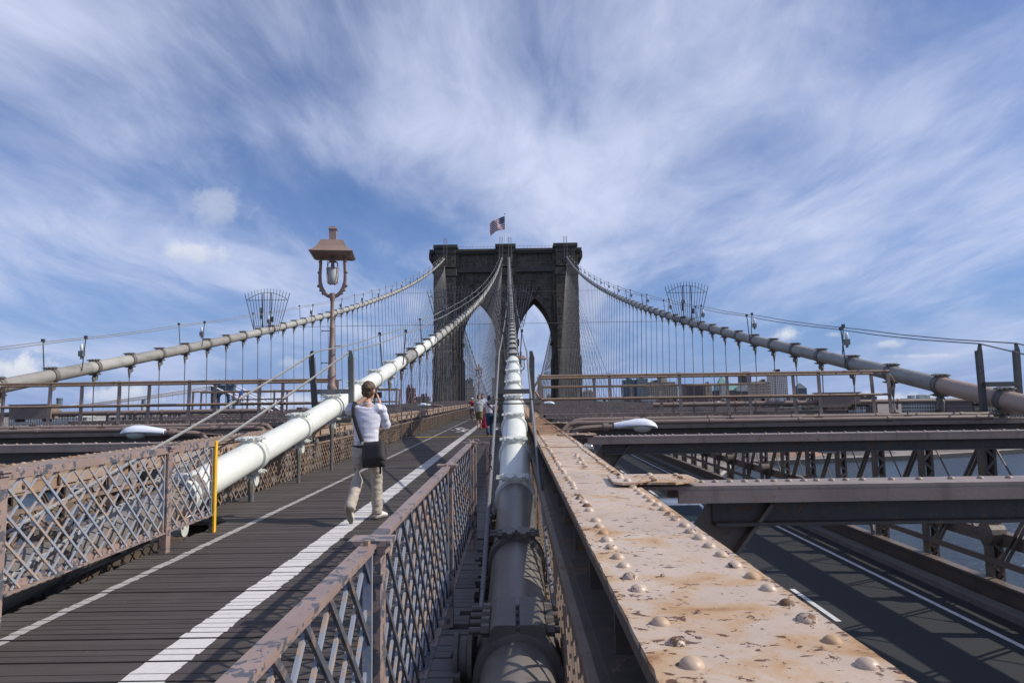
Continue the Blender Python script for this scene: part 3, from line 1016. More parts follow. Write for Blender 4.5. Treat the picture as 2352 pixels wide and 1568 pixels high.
# ------------------------------------------------------------------ cross beams between inner and outer trusses
BEAM_Y = [4.95, 10.9, 15.8] + [20.7 + 4.76 * k for k in range(34)]
for side, f in (('r', lambda x: x), ('l', mir)):
    x0, x1 = (0.86, 12.4) if side == 'r' else (mir(12.4), -5.28)
    L = x1 - x0
    # the shared meshes, in metres along X
    flange = MB()
    flange.box((L / 2, 0, -0.012), (L, 0.36, 0.024))
    flange.box((L / 2, -0.168, -0.065), (L - 0.5, 0.022, 0.105))
    flange.box((L / 2, 0.168, -0.065), (L - 0.5, 0.022, 0.105))
    flange = flange.mesh('top_flange', M_beam)
    web = MB()
    wx0, wx1 = (0.52, L - 0.1) if side == 'r' else (0.1, L - 0.52)
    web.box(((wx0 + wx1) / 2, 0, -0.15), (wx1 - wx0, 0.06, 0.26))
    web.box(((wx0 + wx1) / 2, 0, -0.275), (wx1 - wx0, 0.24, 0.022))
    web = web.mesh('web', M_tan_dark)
    rvs = MB()
    for k in range(int(L / 0.21)):
        for yy_ in (0.03,):
            rvs.lathe([(0.024, 0), (0.018, 0.014), (0.006, 0.019)], (0.25 + k * 0.21, yy_, 0), 6)
    rvs = rvs.mesh('rivet_rows', M_beam)
    rb = random.Random(11)
    for k, yb in enumerate(BEAM_Y):
        if side == 'l' and yb < 9:
            continue
        o = P(x0, yb, 0.975)
        xb_ = thing('cross_beam', None, 'beam', o, group='cross beams over the roadways')
        if side == 'r':
            if yb < 6:
                tag(xb_, 'broad cross beam with torn gusset plate joining the rusty cream chord')
            elif yb < 12:
                tag(xb_, 'cross beam just under the large white roadway light on the rusty chord')
            else:
                tag(xb_, 'riveted brown cross beam over the road, in the receding row toward the stone tower')
        else:
            tag(xb_, 'riveted brown cross beam behind the white cable, in the receding row toward the tower')
        wobj('top_flange', flange, xb_, Matrix.Translation(o))
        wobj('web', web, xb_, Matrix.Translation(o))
        if yb < 17:
            xx = 0.25
            while xx < L - 0.2:
                for yy_ in (0.03,):
                    rivet(xb_, o + Vector((xx + rb.uniform(-.01, .01), yy_, 0.0)), 0.025, 0.02, M_beam)
                xx += 0.105 if xx < 1.6 else 0.21
        else:
            wobj('rivet_rows', rvs, xb_, Matrix.Translation(o))
        if yb < 60:
            # knee brace down to the inner truss
            s = 1 if side == 'r' else -1
            xe = 0.86 if side == 'r' else -5.28
            kn = MB()
            kn.prism([P(xe + s * 0.50, yb - 0.01, 0.84), P(xe + s * 0.92, yb - 0.01, 0.84), P(xe + s * 0.02, yb - 0.01, -0.32), P(xe + s * 0.02, yb - 0.01, 0.18)], (0, 0.02, 0))
            kn.bar(P(xe + s * 0.92, yb, 0.83), P(xe + s * 0.02, yb, -0.33), 0.20, 0.022, up=(-s, 0, 1))
            wbuild(kn, 'knee_brace', M_truss, xb_)
        if side == 'r' and yb < 17:
            gp = MB()                      # torn gusset plate lapped over the chord
            zt = 0.0
            pts = [(-0.20, -0.22), (-0.16, -0.30), (0.05, -0.285), (0.20, -0.33), (0.30, -0.24), (0.40, -0.17), (0.40, 0.17), (0.30, 0.23), (0.05, 0.26), (-0.18, 0.24)]
            gp.prism([o + Vector((px, py, 0.027)) for px, py in pts], (0, 0, 0.016))
            wbuild(gp, 'gusset_plate', M_chord if yb < 6 else M_tan_rust, xb_)
            for (px, py) in ((-0.10, -0.2), (0.08, -0.22), (-0.12, 0.0), (0.1, -0.06), (-0.1, 0.17), (0.12, 0.15), (0.3, 0.1), (0.3, -0.05)):
                rivet(xb_, o + Vector((px, py, 0.042)), 0.027, 0.021, M_chord if yb < 6 else M_tan_rust)

# ------------------------------------------------------------------ lattice railings of the promenade
def railing(label, x, posts, yellow_last=False, mat2=None):
    t = thing('railing', label, 'railing', P(x, posts[1], 0))
    for k, yp in enumerate(posts):
        last = yellow_last and k == len(posts) - 1
        pst = MB()
        if last:
            pst.box(P(x, yp, 0.54), (0.05, 0.10, 1.10))
            o = wbuild(pst, 'post', M_rail, t)
            e = MB()
            e.box(P(x + 0.036, yp - 0.03, 0.56), (0.02, 0.06, 1.12))
            e.box(P(x + 0.0, yp - 0.056, 1.10), (0.10, 0.03, 0.035))
            tag(wbuild(e, 'yellow_strip', M_yellow, o), 'bright yellow painted edge strip')
            continue
        pst.box(P(x, yp, 0.55), (0.076, 0.095, 1.10))
        pst.box(P(x, yp, 0.30), (0.086, 0.105, 0.03))
        pst.box(P(x, yp, 1.00), (0.088, 0.108, 0.025))
        o = wbuild(pst, 'post', M_rail, t)
        cp = MB()
        cp.box(P(x, yp, 1.118), (0.145, 0.115, 0.018))
        cp.box(P(x, yp, 1.095), (0.11, 0.105, 0.028))
        cap = wbuild(cp, 'cap', M_rail, o)
        rod('bolt', o, P(x, yp - 0.085, 1.118), P(x, yp - 0.085, 1.136), 0.012, M_tan_rust, 6)
    for a, b in zip(posts[:-1], posts[1:]):
        a2, b2 = a + 0.06, b - 0.06
        mb = MB()
        mb.bar(P(x, a2 - 0.04, 1.112), P(x, b2 + 0.04, 1.112), 0.052, 0.014)
        mb.bar(P(x, a2, 1.098), P(x, b2, 1.098), 0.040, 0.014)
        wbuild(mb, 'top_rail', M_rail, t)
        mb = MB()
        mb.bar(P(x, a2, 0.215), P(x, b2, 0.215), 0.075, 0.014)
        mb.bar(P(x - 0.03, a2, 0.245), P(x - 0.03, b2, 0.245), 0.012, 0.06)
        wbuild(mb, 'bottom_rail', M_rail, t)
        lattice_bars(t, x, a2, b2, 0.22, 1.09, 0.205, R(44), 0.0195, 0.010, M_railb, limit=300, mat2=mat2)
        if x < -2:
            fl = MB()
            fl.bar(P(x + 0.03, a2 - 0.02, 1.086), P(x + 0.03, b2 + 0.02, 1.086), 0.010, 0.064)
            wbuild(fl, 'rail_flange', M_rail, t)
        for yy_ in (a2 + 0.008, b2 - 0.008):
            stick('end_bar', t, P(x, yy_, 0.22), P(x, yy_, 1.09), 0.03, 0.016, M_railb, up=(0, 1, 0))
    return t


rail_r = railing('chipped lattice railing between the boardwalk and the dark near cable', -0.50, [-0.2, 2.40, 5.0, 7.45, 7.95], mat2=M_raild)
rail_l = railing('chipped lattice railing ending in a bright yellow strip', -3.79, [0.3, 2.68, 5.05, 7.48, 8.64], yellow_last=True)
# a short chain stanchion at the end of the right railing
t = thing('chain_post', 'narrow post with hanging chain at the end of the railing by the white cable', 'post', P(-0.335, 8.05, 0))
mb = MB()
mb.box(P(-0.335, 8.05, 0.53), (0.03, 0.05, 1.06))
mb.box(P(-0.37, 8.05, 1.07), (0.12, 0.07, 0.03))
wbuild(mb, 'post', M_rail, t)
for k in range(14):
    lk = MB()
    zz = 0.98 - k * 0.066
    ring = [P(-0.30 + (math.cos(a) * 0.016 if k % 2 else 0), 8.0 + (0 if k % 2 else math.cos(a) * 0.016), zz + math.sin(a) * 0.042) for a in [2 * math.pi * j / 8 for j in range(9)]]
    lk.loft(ring, 0.006, 5)
    wbuild(lk, 'chain_link', M_dark, t)

# ================================================================== main cables
CTRL = [(-4, -0.42), (0, -0.28), (4.15, -0.03), (7.65, 0.20), (10.35, 0.56), (13.7, 1.03), (18.5, 1.80), (24.3, 2.78), (32, 4.07)]


def par(y):
    return -1.08 + 0.148 * y + 0.0004 * y * y


def zc(y):
    """height of a main cable above the promenade"""
    if y >= 32:
        if y <= TOWER_Y:
            return par(y)
        t = (y - TOWER_Y) / 283.0
        return par(TOWER_Y) * max(0.0, 1 - t) ** 1.55
    pts = CTRL + [(40, par(40))]
    for i in range(len(pts) - 1):
        if pts[i][0] <= y <= pts[i + 1][0]:
            p0 = pts[max(i - 1, 0)]
            p1, p2 = pts[i], pts[i + 1]
            p3 = pts[min(i + 2, len(pts) - 1)]
            m1 = (p2[1] - p0[1]) / (p2[0] - p0[0])
            m2 = (p3[1] - p1[1]) / (p3[0] - p1[0])
            h = p2[0] - p1[0]
            t = (y - p1[0]) / h
            return ((2 * t ** 3 - 3 * t * t + 1) * p1[1] + (t ** 3 - 2 * t * t + t) * h * m1 + (-2 * t ** 3 + 3 * t * t) * p2[1] + (t ** 3 - t * t) * h * m2)
    return pts[0][1]


def off_inner(y):
    k = y / TOWER_Y
    return 2.15 - 1.2 * max(k, 0) ** 1.4 if k <= 1 else 0.95 + 1.2 * min(1, (k - 1) / 1.3)


def off_outer(y):
    k = y / TOWER_Y
    return 13.4 + 3.4 * max(k, 0) ** 1.5 if k <= 1 else 16.8 - 3.4 * min(1, (k - 1) / 1.3)


CABLES = {'inner_right': (1, off_inner, 0.0), 'inner_left': (-1, off_inner, 0.08), 'outer_right': (1, off_outer, 0.0), 'outer_left': (-1, off_outer, 0.0)}


def cpos(key, y, dz=0.0, dx=0.0):
    s, of, up = CABLES[key]
    return P(CX + s * of(y) + dx, y, zc(y) + up * max(0, 1 - y / 60) + dz)


def clamp_mesh(mat, detail=True):
    mb = MB()
    sg = 24 if detail else 10
    mb.lathe([(0.235, -0.10), (0.262, -0.095), (0.262, -0.06), (0.25, -0.05), (0.25, 0.05), (0.262, 0.06), (0.262, 0.095), (0.235, 0.10)], seg=sg, axis='Y')
    for s in (1, -1):
        mb.box((-0.068, 0, s * 0.262), (0.115, 0.17, 0.075))
        mb.box((0.068, 0, s * 0.262), (0.115, 0.17, 0.075))
        mb.box((-0.06, -0.10 * s, s * 0.285), (0.05, 0.10, 0.035))
        mb.box((0.06, -0.10 * s, s * 0.285), (0.05, 0.10, 0.035))
    if detail:
        for s in (1, -1):
            for yy_ in (-0.055, 0.055):
                mb.cyl((-0.24, yy_, s * 0.268), (0.21, yy_, s * 0.268), 0.018, seg=8)
                for sx in (-0.15, 0.15):
                    mb.cyl((sx - 0.02, yy_, s * 0.268), (sx + 0.02, yy_, s * 0.268), 0.034, seg=6)
        mb.lathe([(0.0, -0.07), (0.10, -0.065), (0.10, 0.065), (0.0, 0.07)], (0, 0, -0.40), 12, axis='X')
    mb.box((0, 0, -0.36), (0.07, 0.10, 0.16))
    return mb.mesh('cable_band', mat, smooth=True)


CL = {k: clamp_mesh(m) for k, m in (('w', M_band_white), ('g', M_band), ('b', M_band_brown))}
CLF = clamp_mesh(M_band, False)
socket = MB()
socket.lathe([(0.030, -0.30), (0.036, -0.26), (0.062, -0.06), (0.055, 0.02), (0.03, 0.05)], seg=8)
socket = socket.mesh('rope_socket', M_band, smooth=True)

cable_labels = {
    'inner_right': 'thick suspension cable running beside the rusty chord, dark wrap turning white',
    'inner_left': 'thick white suspension cable rising behind the man with the camera',
    'outer_right': 'grey outer suspension cable above the striped roadway and the skyline',
    'outer_left': 'grey outer suspension cable passing behind the tall lamp post'}
cable_obj = {}
for key in CABLES:
    inner = key.startswith('inner')
    o = thing('main_cable', cable_labels[key], 'cable', cpos(key, 10), group='main cables')
    cable_obj[key] = o
    ys = [-3 + 0.55 * k for k in range(64)]
    ys += [32.5 + 2.5 * k for k in range(61)] + [TOWER_Y - 0.1]
    ys = sorted(set(ys))
    ys = [y for y in ys if inner or y > 3]
    mb = MB()
    seg = 28 if inner else 22
    pts = [cpos(key, y) for y in ys]
    mb.loft(pts, 0.225, seg)
    nmat = [M_cab_brown, M_cab_white, M_cab_grey, M_cab_far, M_cab_tan]
    # paint changes along the cable
    cut = {'inner_right': [(8.6, 0), (24.6, 1), (29, 2), (999, 3)], 'inner_left': [(8.7, 0), (25.0, 1), (27.4, 2), (34.0, 1), (999, 3)],
           'outer_right': [(18.4, 4), (60, 2), (999, 3)], 'outer_left': [(999, 2)]}[key]
    for i in range(len(ys) - 1):
        m_ = [c for (lim, c) in cut if ys[i] < lim][0]
        if key == 'outer_left' and (25.0 < ys[i] < 27.8):
            m_ = 3
        if key == 'outer_left' and ys[i] > 38:
            m_ = 3
        for k in range(seg):
            mb.mi[i * seg + k] = m_
    wbuild(mb, 'cable', nmat, o, smooth=True)
    # far side of the tower
    mb = MB()
    ys2 = [TOWER_Y + 0.1 + 10 * k for k in range(24)]
    mb.loft([cpos(key, y) for y in ys2], 0.225, 8)
    wbuild(mb, 'far_cable', M_cab_far, o, smooth=True)
    for yn in [Y0 + PITCH_Y * k for k in range(-3, 73)]:
        if yn > TOWER_Y - 3 or (not inner and yn < 12) or yn < 5:
            continue
        a, b = cpos(key, yn - 0.2), cpos(key, yn + 0.2)
        M = frame(a, b)
        M.translation = cpos(key, yn)
        kind = 'g'
        if inner:
            kind = 'b' if yn < 8.5 else ('w' if yn < 24.5 else 'g')
            if key == 'inner_left' and yn < 7:
                kind = 'b'
        if yn < 70:
            wobj('cable_band', CL[kind], o, M)
        else:
            wobj('cable_band', CLF, o, M)
        # suspender rope
        zt = zc(yn) - 0.42
        zend = 0.0 if inner else 0.55
        if zt > zend + 0.15:
            top = cpos(key, yn, -0.42)
            s = CABLES[key][0]
            of_ = CABLES[key][1]
            bot = P(CX + s * (of_(yn) + (of_(0) - of_(yn)) * 0.75 * min(1, max(0, (yn - 20) / 100))), yn, zend)
            if yn < 90:
                wobj('rope_socket', socket, o, Matrix.Translation(top))
            if inner and yn < 13:
                rod('sleeve', o, bot, top + Vector((0, 0, 0.05)), 0.046, M_pipe, 10)
            elif inner and yn < 18:
                rod('suspender', o, bot, top, 0.036, M_suspender, 8)
            else:
                rod('suspender', o, bot, top, 0.021 if yn < 60 else 0.028, M_suspender, 5)
    # suspenders beyond the tower, seen through the arches
    far = MB()
    for k in range(1, 60):
        y = TOWER_Y + 3.5 * k
        zt = zc(y)
        if zt < 1.5:
            break
        s = CABLES[key][0]
        far.cyl(P(CX + s * (2.1 if inner else 12.95), y, 0.4), cpos(key, y), 0.03, seg=4, cap=False)
    tag(wbuild(far, 'far_suspenders', M_suspender, o), kind='stuff')
    # diagonal stays fanning out from the tower top
    s = CABLES[key][0]
    tp = cpos(key, TOWER_Y - 0.6, -0.8)
    for k in range(2, 25):
        y = TOWER_Y - 4.76 * k
        xe = CX + s * (2.3 if inner else 12.95)
        rod('stay', o, P(xe, y, 0.4), tp + Vector((0, 0, -0.10 * k)), 0.028, M_suspender, 4)
    far = MB()
    for k in range(2, 25):
        y = TOWER_Y + 13 + 4.76 * k
        far.cyl(P(CX + s * (2.3 if inner else 12.95), y, 0.4), Vector((tp.x, TOWER_Y + 13, tp.z)), 0.028, seg=4, cap=False)
    tag(wbuild(far, 'far_stays', M_suspender, o), kind='stuff')

# heavy rope anchor clamp on the near end of the right-hand inner cable
for key in ('inner_right', 'inner_left'):
    o = cable_obj[key]
    mb = MB()
    mb.lathe([(0.235, -0.25), (0.268, -0.24), (0.268, 0.24), (0.235, 0.25)], seg=28, axis='Y')
    for s in (1, -1):
        for sx in (-1, 1):
            pr = [(sx * 0.012, 0.20), (sx * 0.012, 0.315), (sx * 0.13, 0.315), (sx * 0.165, 0.285), (sx * 0.165, 0.20)]
            mb.prism([(a, -0.235, s * b) for a, b in pr], (0, 0.47, 0))
        for yy_ in (-0.17, -0.057, 0.057, 0.17):
            mb.cyl((-0.29, yy_, s * 0.262), (0.25, yy_, s * 0.262), 0.021, seg=10)
            for q in (-0.195, 0.195):
                mb.cyl((q - 0.024, yy_, s * 0.262), (q + 0.024, yy_, s * 0.262), 0.039, seg=6)
    M = frame(cpos(key, 4.25), cpos(key, 4.55))
    M.translation = cpos(key, 4.36)
    wobj('anchor_clamp', mb.mesh('anchor_clamp', M_band_brown, True), o, M)
    for sx in (-1, 1):
        mb = MB()
        c = cpos(key, 4.3, 0.05, sx * 0.33)
        mb.lathe([(0.05, -0.06), (0.15, -0.055), (0.15, -0.03), (0.12, -0.02), (0.12, 0.02), (0.15, 0.03), (0.15, 0.055), (0.05, 0.06)], c, 20, axis='X')
        wbuild(mb, 'anchor_sheave', M_band_brown, o, smooth=True)

# ------------------------------------------------------------------ rope posts, hand ropes, stanchions with necklace lights
POST_Y = 16.0
sticker = plain('teal_sticker', (0.03, 0.13, 0.15), 0.5)
sticker2 = plain('yellow_sticker_mark', (0.45, 0.42, 0.08), 0.5)
post_lab = {'inner_right': 'pair of dark steel posts straddling the white cable beside the tower view',
            'inner_left': 'pair of steel posts with cross bar on the white cable beside the lamp post',
            'outer_right': 'pair of dark steel posts on the outer cable over the roadway',
            'outer_left': 'pair of steel posts on the outer cable on the lamp side'}
rope_lab = {'inner_right': 'twin wire hand ropes stretched along the cable beside the rusty chord',
            'inner_left': 'pale twin hand ropes slanting past the lamp post down to the chord',
            'outer_right': 'dark twin hand ropes above the outer cable over the roadway',
            'outer_left': 'pale twin hand ropes above the outer cable behind the lamp post'}
bulb_m = plain('glass_bulb', (0.75, 0.78, 0.8), 0.15, var=0.05)
boxm = plain('grey_light_box', (0.16, 0.165, 0.16), 0.5)
for key in CABLES:
    inner = key.startswith('inner')
    hx = 0.40
    if key != 'outer_left':
        t = thing('rope_posts', post_lab[key], 'posts', cpos(key, POST_Y, -0.35))
        for sx in (-1, 1):
            hx = 0.30 if (key == 'inner_right' and sx < 0) else 0.42
            b = cpos(key, POST_Y, -0.28, sx * hx)
            top = cpos(key, POST_Y, 1.30, sx * (hx + (0.02 if key != 'inner_left' else 0.04)))
            mb = MB()
            lean = Vector((0, -0.22, 0)) if key == 'inner_left' else Vector((0, 0, 0))
            a, e = b, top + lean
            w2 = 0.055
            d = Vector((0, 0.0, 0))
            mb.prism([a + Vector((-w2, 0, 0)), a + Vector((w2, 0, 0)), e + Vector((w2, 0, -0.14 if sx > 0 else 0)), e + Vector((w2 * 0.3 * sx, 0, 0)), e + Vector((-w2, 0, 0 if sx > 0 else -0.14))], (0, 0.018, 0))
            for q in (-1, 1):
                mb.bar(a + Vector((q * w2, 0.05, 0)), e + Vector((q * w2, 0.05, -0.15)), 0.014, 0.10, up=(0, 1, 0))
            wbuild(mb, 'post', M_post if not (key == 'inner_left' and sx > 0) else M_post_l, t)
        mb = MB()
        mb.bar(cpos(key, POST_Y - 0.03, 0.36, -hx), cpos(key, POST_Y - 0.03, 0.36, hx), 0.09, 0.11)
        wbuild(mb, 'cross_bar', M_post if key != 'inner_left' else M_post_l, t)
        mb = MB()
        mb.bar(cpos(key, POST_Y + 0.02, -0.33, -hx), cpos(key, POST_Y + 0.02, -0.33, hx), 0.09, 0.09)
        wbuild(mb, 'tie_bar', M_post, t)
        if key == 'inner_right':
            mb = MB()
            c = cpos(key, POST_Y - 0.012, 0.86, hx - 0.005)
            mb.box(c, (0.065, 0.004, 0.085))
            st_ = wbuild(mb, 'sticker', sticker, t)
            mb = MB()
            for (ax, az, bx, bz) in ((-.02, -.015, -.005, .012), (-.005, .012, .012, .008), (.012, .008, .02, -.018), (-.008, -.02, .004, -.002), (.006, -.02, .012, .0)):
                mb.bar(c + Vector((ax, -0.004, az)), c + Vector((bx, -0.004, bz)), 0.003, 0.009, up=(0, 1, 0))
            wbuild(mb, 'sticker_mark', sticker2, st_)
    # ropes
    t = thing('hand_ropes', rope_lab[key], 'rope', cpos(key, POST_Y, 1.2))
    mt = M_rope_light if key.endswith('left') else M_rope
    for sx in (-1, 1):
        mb = MB()
        pts = []
        if inner:
            ro = 0.26 if key == 'inner_right' else 0.33
            hx = 0.32 if key == 'inner_right' else 0.40
            pts += [cpos(key, 4.9, 0.08, sx * ro), cpos(key, 5.3, 0.12, sx * ro)]
            a = pts[-1]
            e = cpos(key, POST_Y, 1.30, sx * hx)
            pts += [a.lerp(e, q / 8) + Vector((0, 0, -0.05 * math.sin(math.pi * q / 8))) for q in range(1, 8)]
        else:
            pts += [cpos(key, 8, 0.5, sx * hx)]
        pts += [cpos(key, POST_Y, 1.305, sx * hx)]
        yq = 23.05
        last = POST_Y
        while yq < TOWER_Y - 1:
            nxt = cpos(key, yq, 1.16, sx * 0.34)
            prv = pts[-1]
            for q in (0.33, 0.67):
                pts.append(prv.lerp(nxt, q) + Vector((0, 0, -0.05)))
            pts.append(nxt)
            last = yq
            yq += PITCH_Y * 4
        r = 0.018 if inner else 0.016
        mb.loft(pts, [r if p.y < 60 else 0.022 for p in pts], 6)
        wbuild(mb, 'rope', mt, t, smooth=True)
        if inner:
            # twisted strands on the near part of the rope
            rp_ = random.Random(4)
            mb = MB()
            a, e = pts[1], pts[9]
            dd_ = (e - a)
            L = dd_.length
            ux = Vector((1, 0, 0))
            uz = dd_.normalized().cross(ux)
            for ph in range(3):
                hel = []
                for q in range(int(L / 0.035)):
                    s_ = q * 0.035
                    f_ = s_ / L
                    base = a.lerp(e, f_) + Vector((0, 0, -0.05 * math.sin(math.pi * f_)))
                    an = s_ * 2 * math.pi / 0.16 + ph * 2.094
                    hel.append(base + ux * math.cos(an) * 0.013 + uz * math.sin(an) * 0.013)
                mb.loft(hel, 0.0105, 5)
            wbuild(mb, 'strands', mt, t, smooth=True)
    if inner:
        a, e = cpos(key, 5.3, 0.12), cpos(key, POST_Y, 1.30)
        for k_, dzz in ((0, 0.02), (1, -0.05)):
            m = a.lerp(e, 0.57) + Vector((0, 0, dzz - 0.05))
            rod('spreader', t, m + Vector((-0.45, 0, 0)), m + Vector((0.45, 0, 0)), 0.013, M_dark, 6)
        for sx in (-1, 1):
            mb = MB()
            m = a.lerp(e, 0.57) + Vector((sx * 0.36, 0, -0.06))
            mb.box(m, (0.09, 0.10, 0.09))
            wbuild(mb, 'spreader_clip', M_band, t)
    # stanchions
    k = 0
    yq = 23.05
    while yq < TOWER_Y - 4:
        for sx in (-1, 1):
            y2 = yq + (0.0 if sx < 0 else 1.25)
            g = 'rope stanchions along the cables'
            st = thing('rope_stanchion', None, 'stanchion', cpos(key, y2, 0.2, sx * 0.34), group=g)
            r_ = 0.021 if y2 < 60 else 0.03
            bpt, tpt = cpos(key, y2, 0.0, sx * 0.245), cpos(key, y2, 1.20, sx * 0.34)
            rod('stem', st, bpt, tpt, r_, M_fan, 6)
            mb = MB()
            mb.box(tpt, (0.09, 0.09, 0.12))
            wbuild(mb, 'rope_clip', M_fan, st)
            has_light = (not inner and sx > 0)
            if has_light:
                c = cpos(key, y2, 0.62, sx * 0.34) + Vector((0.10 if key == 'outer_right' else -0.13, 0, 0))
                mb = MB()
                mb.box(c, (0.17, 0.15, 0.20))
                mb.cyl(c + Vector((0, 0, -0.2)), c + Vector((0, 0, -0.1)), 0.05, seg=8)
                bx = wbuild(mb, 'light_box', boxm, st)
                mb = MB()
                mb.ball(c + Vector((0, 0, 0.22)), (0.065, 0.065, 0.14), 10, 8)
                wobj('bulb', mb.mesh('bulb', bulb_m, True), bx, Matrix.Identity(4))
                bx.children[0].matrix_basis = Matrix.Identity(4)
            st['label'] = {'inner_right': 'thin rope stanchion on the cable beside the chord',
                           'inner_left': 'thin rope stanchion on the white cable near the man',
                           'outer_right': 'rope stanchion with bulb light on the outer cable over the roadway' if has_light else 'plain rope stanchion on the outer cable over the roadway',
                           'outer_left': 'rope stanchion with bulb light on the outer cable behind the lamp post' if has_light else 'plain rope stanchion on the outer cable behind the lamp post'}[key]
        yq += PITCH_Y * 4

# ------------------------------------------------------------------ fan-shaped spiked gates across the cables
fan_lab = {'inner_right': 'spiked iron fan gate on the cable in front of the arch', 'inner_left': 'spiked iron fan gate on the rising inner cable by the tower',
           'outer_right': 'spiked iron fan gate on the outer cable over the skyline', 'outer_left': 'spiked iron fan gate on the outer cable beside the lamp post'}
for key in CABLES:
    yq = 45.6 if key.endswith('right') else 43.6
    c = cpos(key, yq)
    t = thing('fan_gate', fan_lab[key], 'gate', c)
    N = 15
    rr = 0.017
    for k in range(N):
        u = -1 + 2 * k / (N - 1)
        b = c + Vector((u * 0.75, 0, -0.22 if abs(u) > 0.4 else 0.18))
        e = c + Vector((u * 1.46, 0, 2.42 + 0.32 * (1 - u * u)))
        rod('bar', t, b, e, rr * (1.4 if k in (0, N - 1) else 1.0), M_fan, 5)
    rod('cross_rail', t, c + Vector((-1.29, 0, 1.98)), c + Vector((1.29, 0, 1.98)), rr, M_fan, 5)
    rod('cross_rail', t, c + Vector((-0.86, 0, 0.28)), c + Vector((0.86, 0, 0.28)), rr, M_fan, 5)
    mb = MB()
    mb.loft([c + Vector((1.3 * q, 0, 2.0 + 0.47 * (1 - q * q))) for q in [-1 + 0.1 * j for j in range(21)]], rr, 5)
    wbuild(mb, 'arch_rail', M_fan, t)
    for sx in (-0.27, 0.27):
        rod('door_stile', t, c + Vector((sx, -0.03, 0.2)), c + Vector((sx, -0.03, 2.45)), 0.035, M_fan, 6)
    mb = MB()
    mb.box(c + Vector((-0.3, -0.08, 1.35)), (0.2, 0.12, 0.26))
    wbuild(mb, 'lock_box', boxm, t)
    mb = MB()
    mb.box(c + Vector((0.36, -0.06, 0.72)), (0.18, 0.14, 0.34))
    mb.box(c + Vector((-0.34, -0.06, 1.0)), (0.1, 0.1, 0.5))
    wbuild(mb, 'hinge_box', M_fan, t)

# tie ropes strung across the bridge between the cables
for yq, lab in ((49, 'taut horizontal wire crossing in front of the tower arches'), (96, 'upper horizontal wire crossing the tower face')):
    t = thing('cross_wire', lab, 'wire', cpos('outer_left', yq))
    rod('wire', t, cpos('outer_left', yq, -0.2), cpos('outer_right', yq, -0.2), 0.016 if yq < 60 else 0.02, M_suspender, 5)


# ------------------------------------------------------------------ work platforms with hand rails over the cross beams
def platform(label, x0, x1, y, dyb, hgt, n, hoop=0):
    t = thing('platform_rail', label, 'railing', P((x0 + x1) / 2, y, 1.0))
    for j, yy_ in enumerate((y, y + dyb)):
        h = hgt - 0.04 * j
        xs = [x0 + (x1 - x0) * k / (n - 1) for k in range(n)]
        for k, xx in enumerate(xs):
            xx2 = xx - (0.35 if j else 0) * (1 if x0 > -3 else -1) if 0 < k < n - 1 else xx
            lean = random.uniform(-0.02, 0.02) - (0.03 if x0 > -3 else -0.03)
            a, b = P(xx2, yy_, 0.98), P(xx2 + lean, yy_, 0.98 + h + 0.05)
            stick('post', t, a, b, 0.085, 0.05, M_post_tan, up=(0, 1, 0))
        for zz in (h, h * 0.46):
            rod('rail', t, P(x0, yy_ - 0.03, 0.98 + zz), P(x1, yy_ - 0.03, 0.98 + zz), 0.034, M_tan_rust, 8)
    if hoop:
        for xe in (x0, x1):
            sx = -1 if xe == x0 else 1
            mb = MB()
            mb.loft([P(xe + sx * 0.2 * math.sin(math.pi * q / 8), y + 0.1, 0.98 + hgt * (0.46 + 0.5 * q / 8)) for q in range(9)], 0.034, 7)
            wbuild(mb, 'hoop', M_tan_rust, t, smooth=True)
    return t


platform('rusty work platform rail joining the cream chord over the roadway', 0.75, 10.7, 19.6, 0.9, 1.22, 6, 1)
platform('rusty work platform rail joining the lamp post over the roadway', mir(10.7) - 0.4, -5.35, 19.6, 0.9, 1.22, 6, 1)
platform('farther work platform rail over the roadway, in front of the skyline', 1.4, 12.6, 34.5, 0.9, 1.15, 6)
platform('farther work platform rail on the lamp side, below the distant bridge', mir(12.0), -6.0, 34.5, 0.9, 1.15, 6)

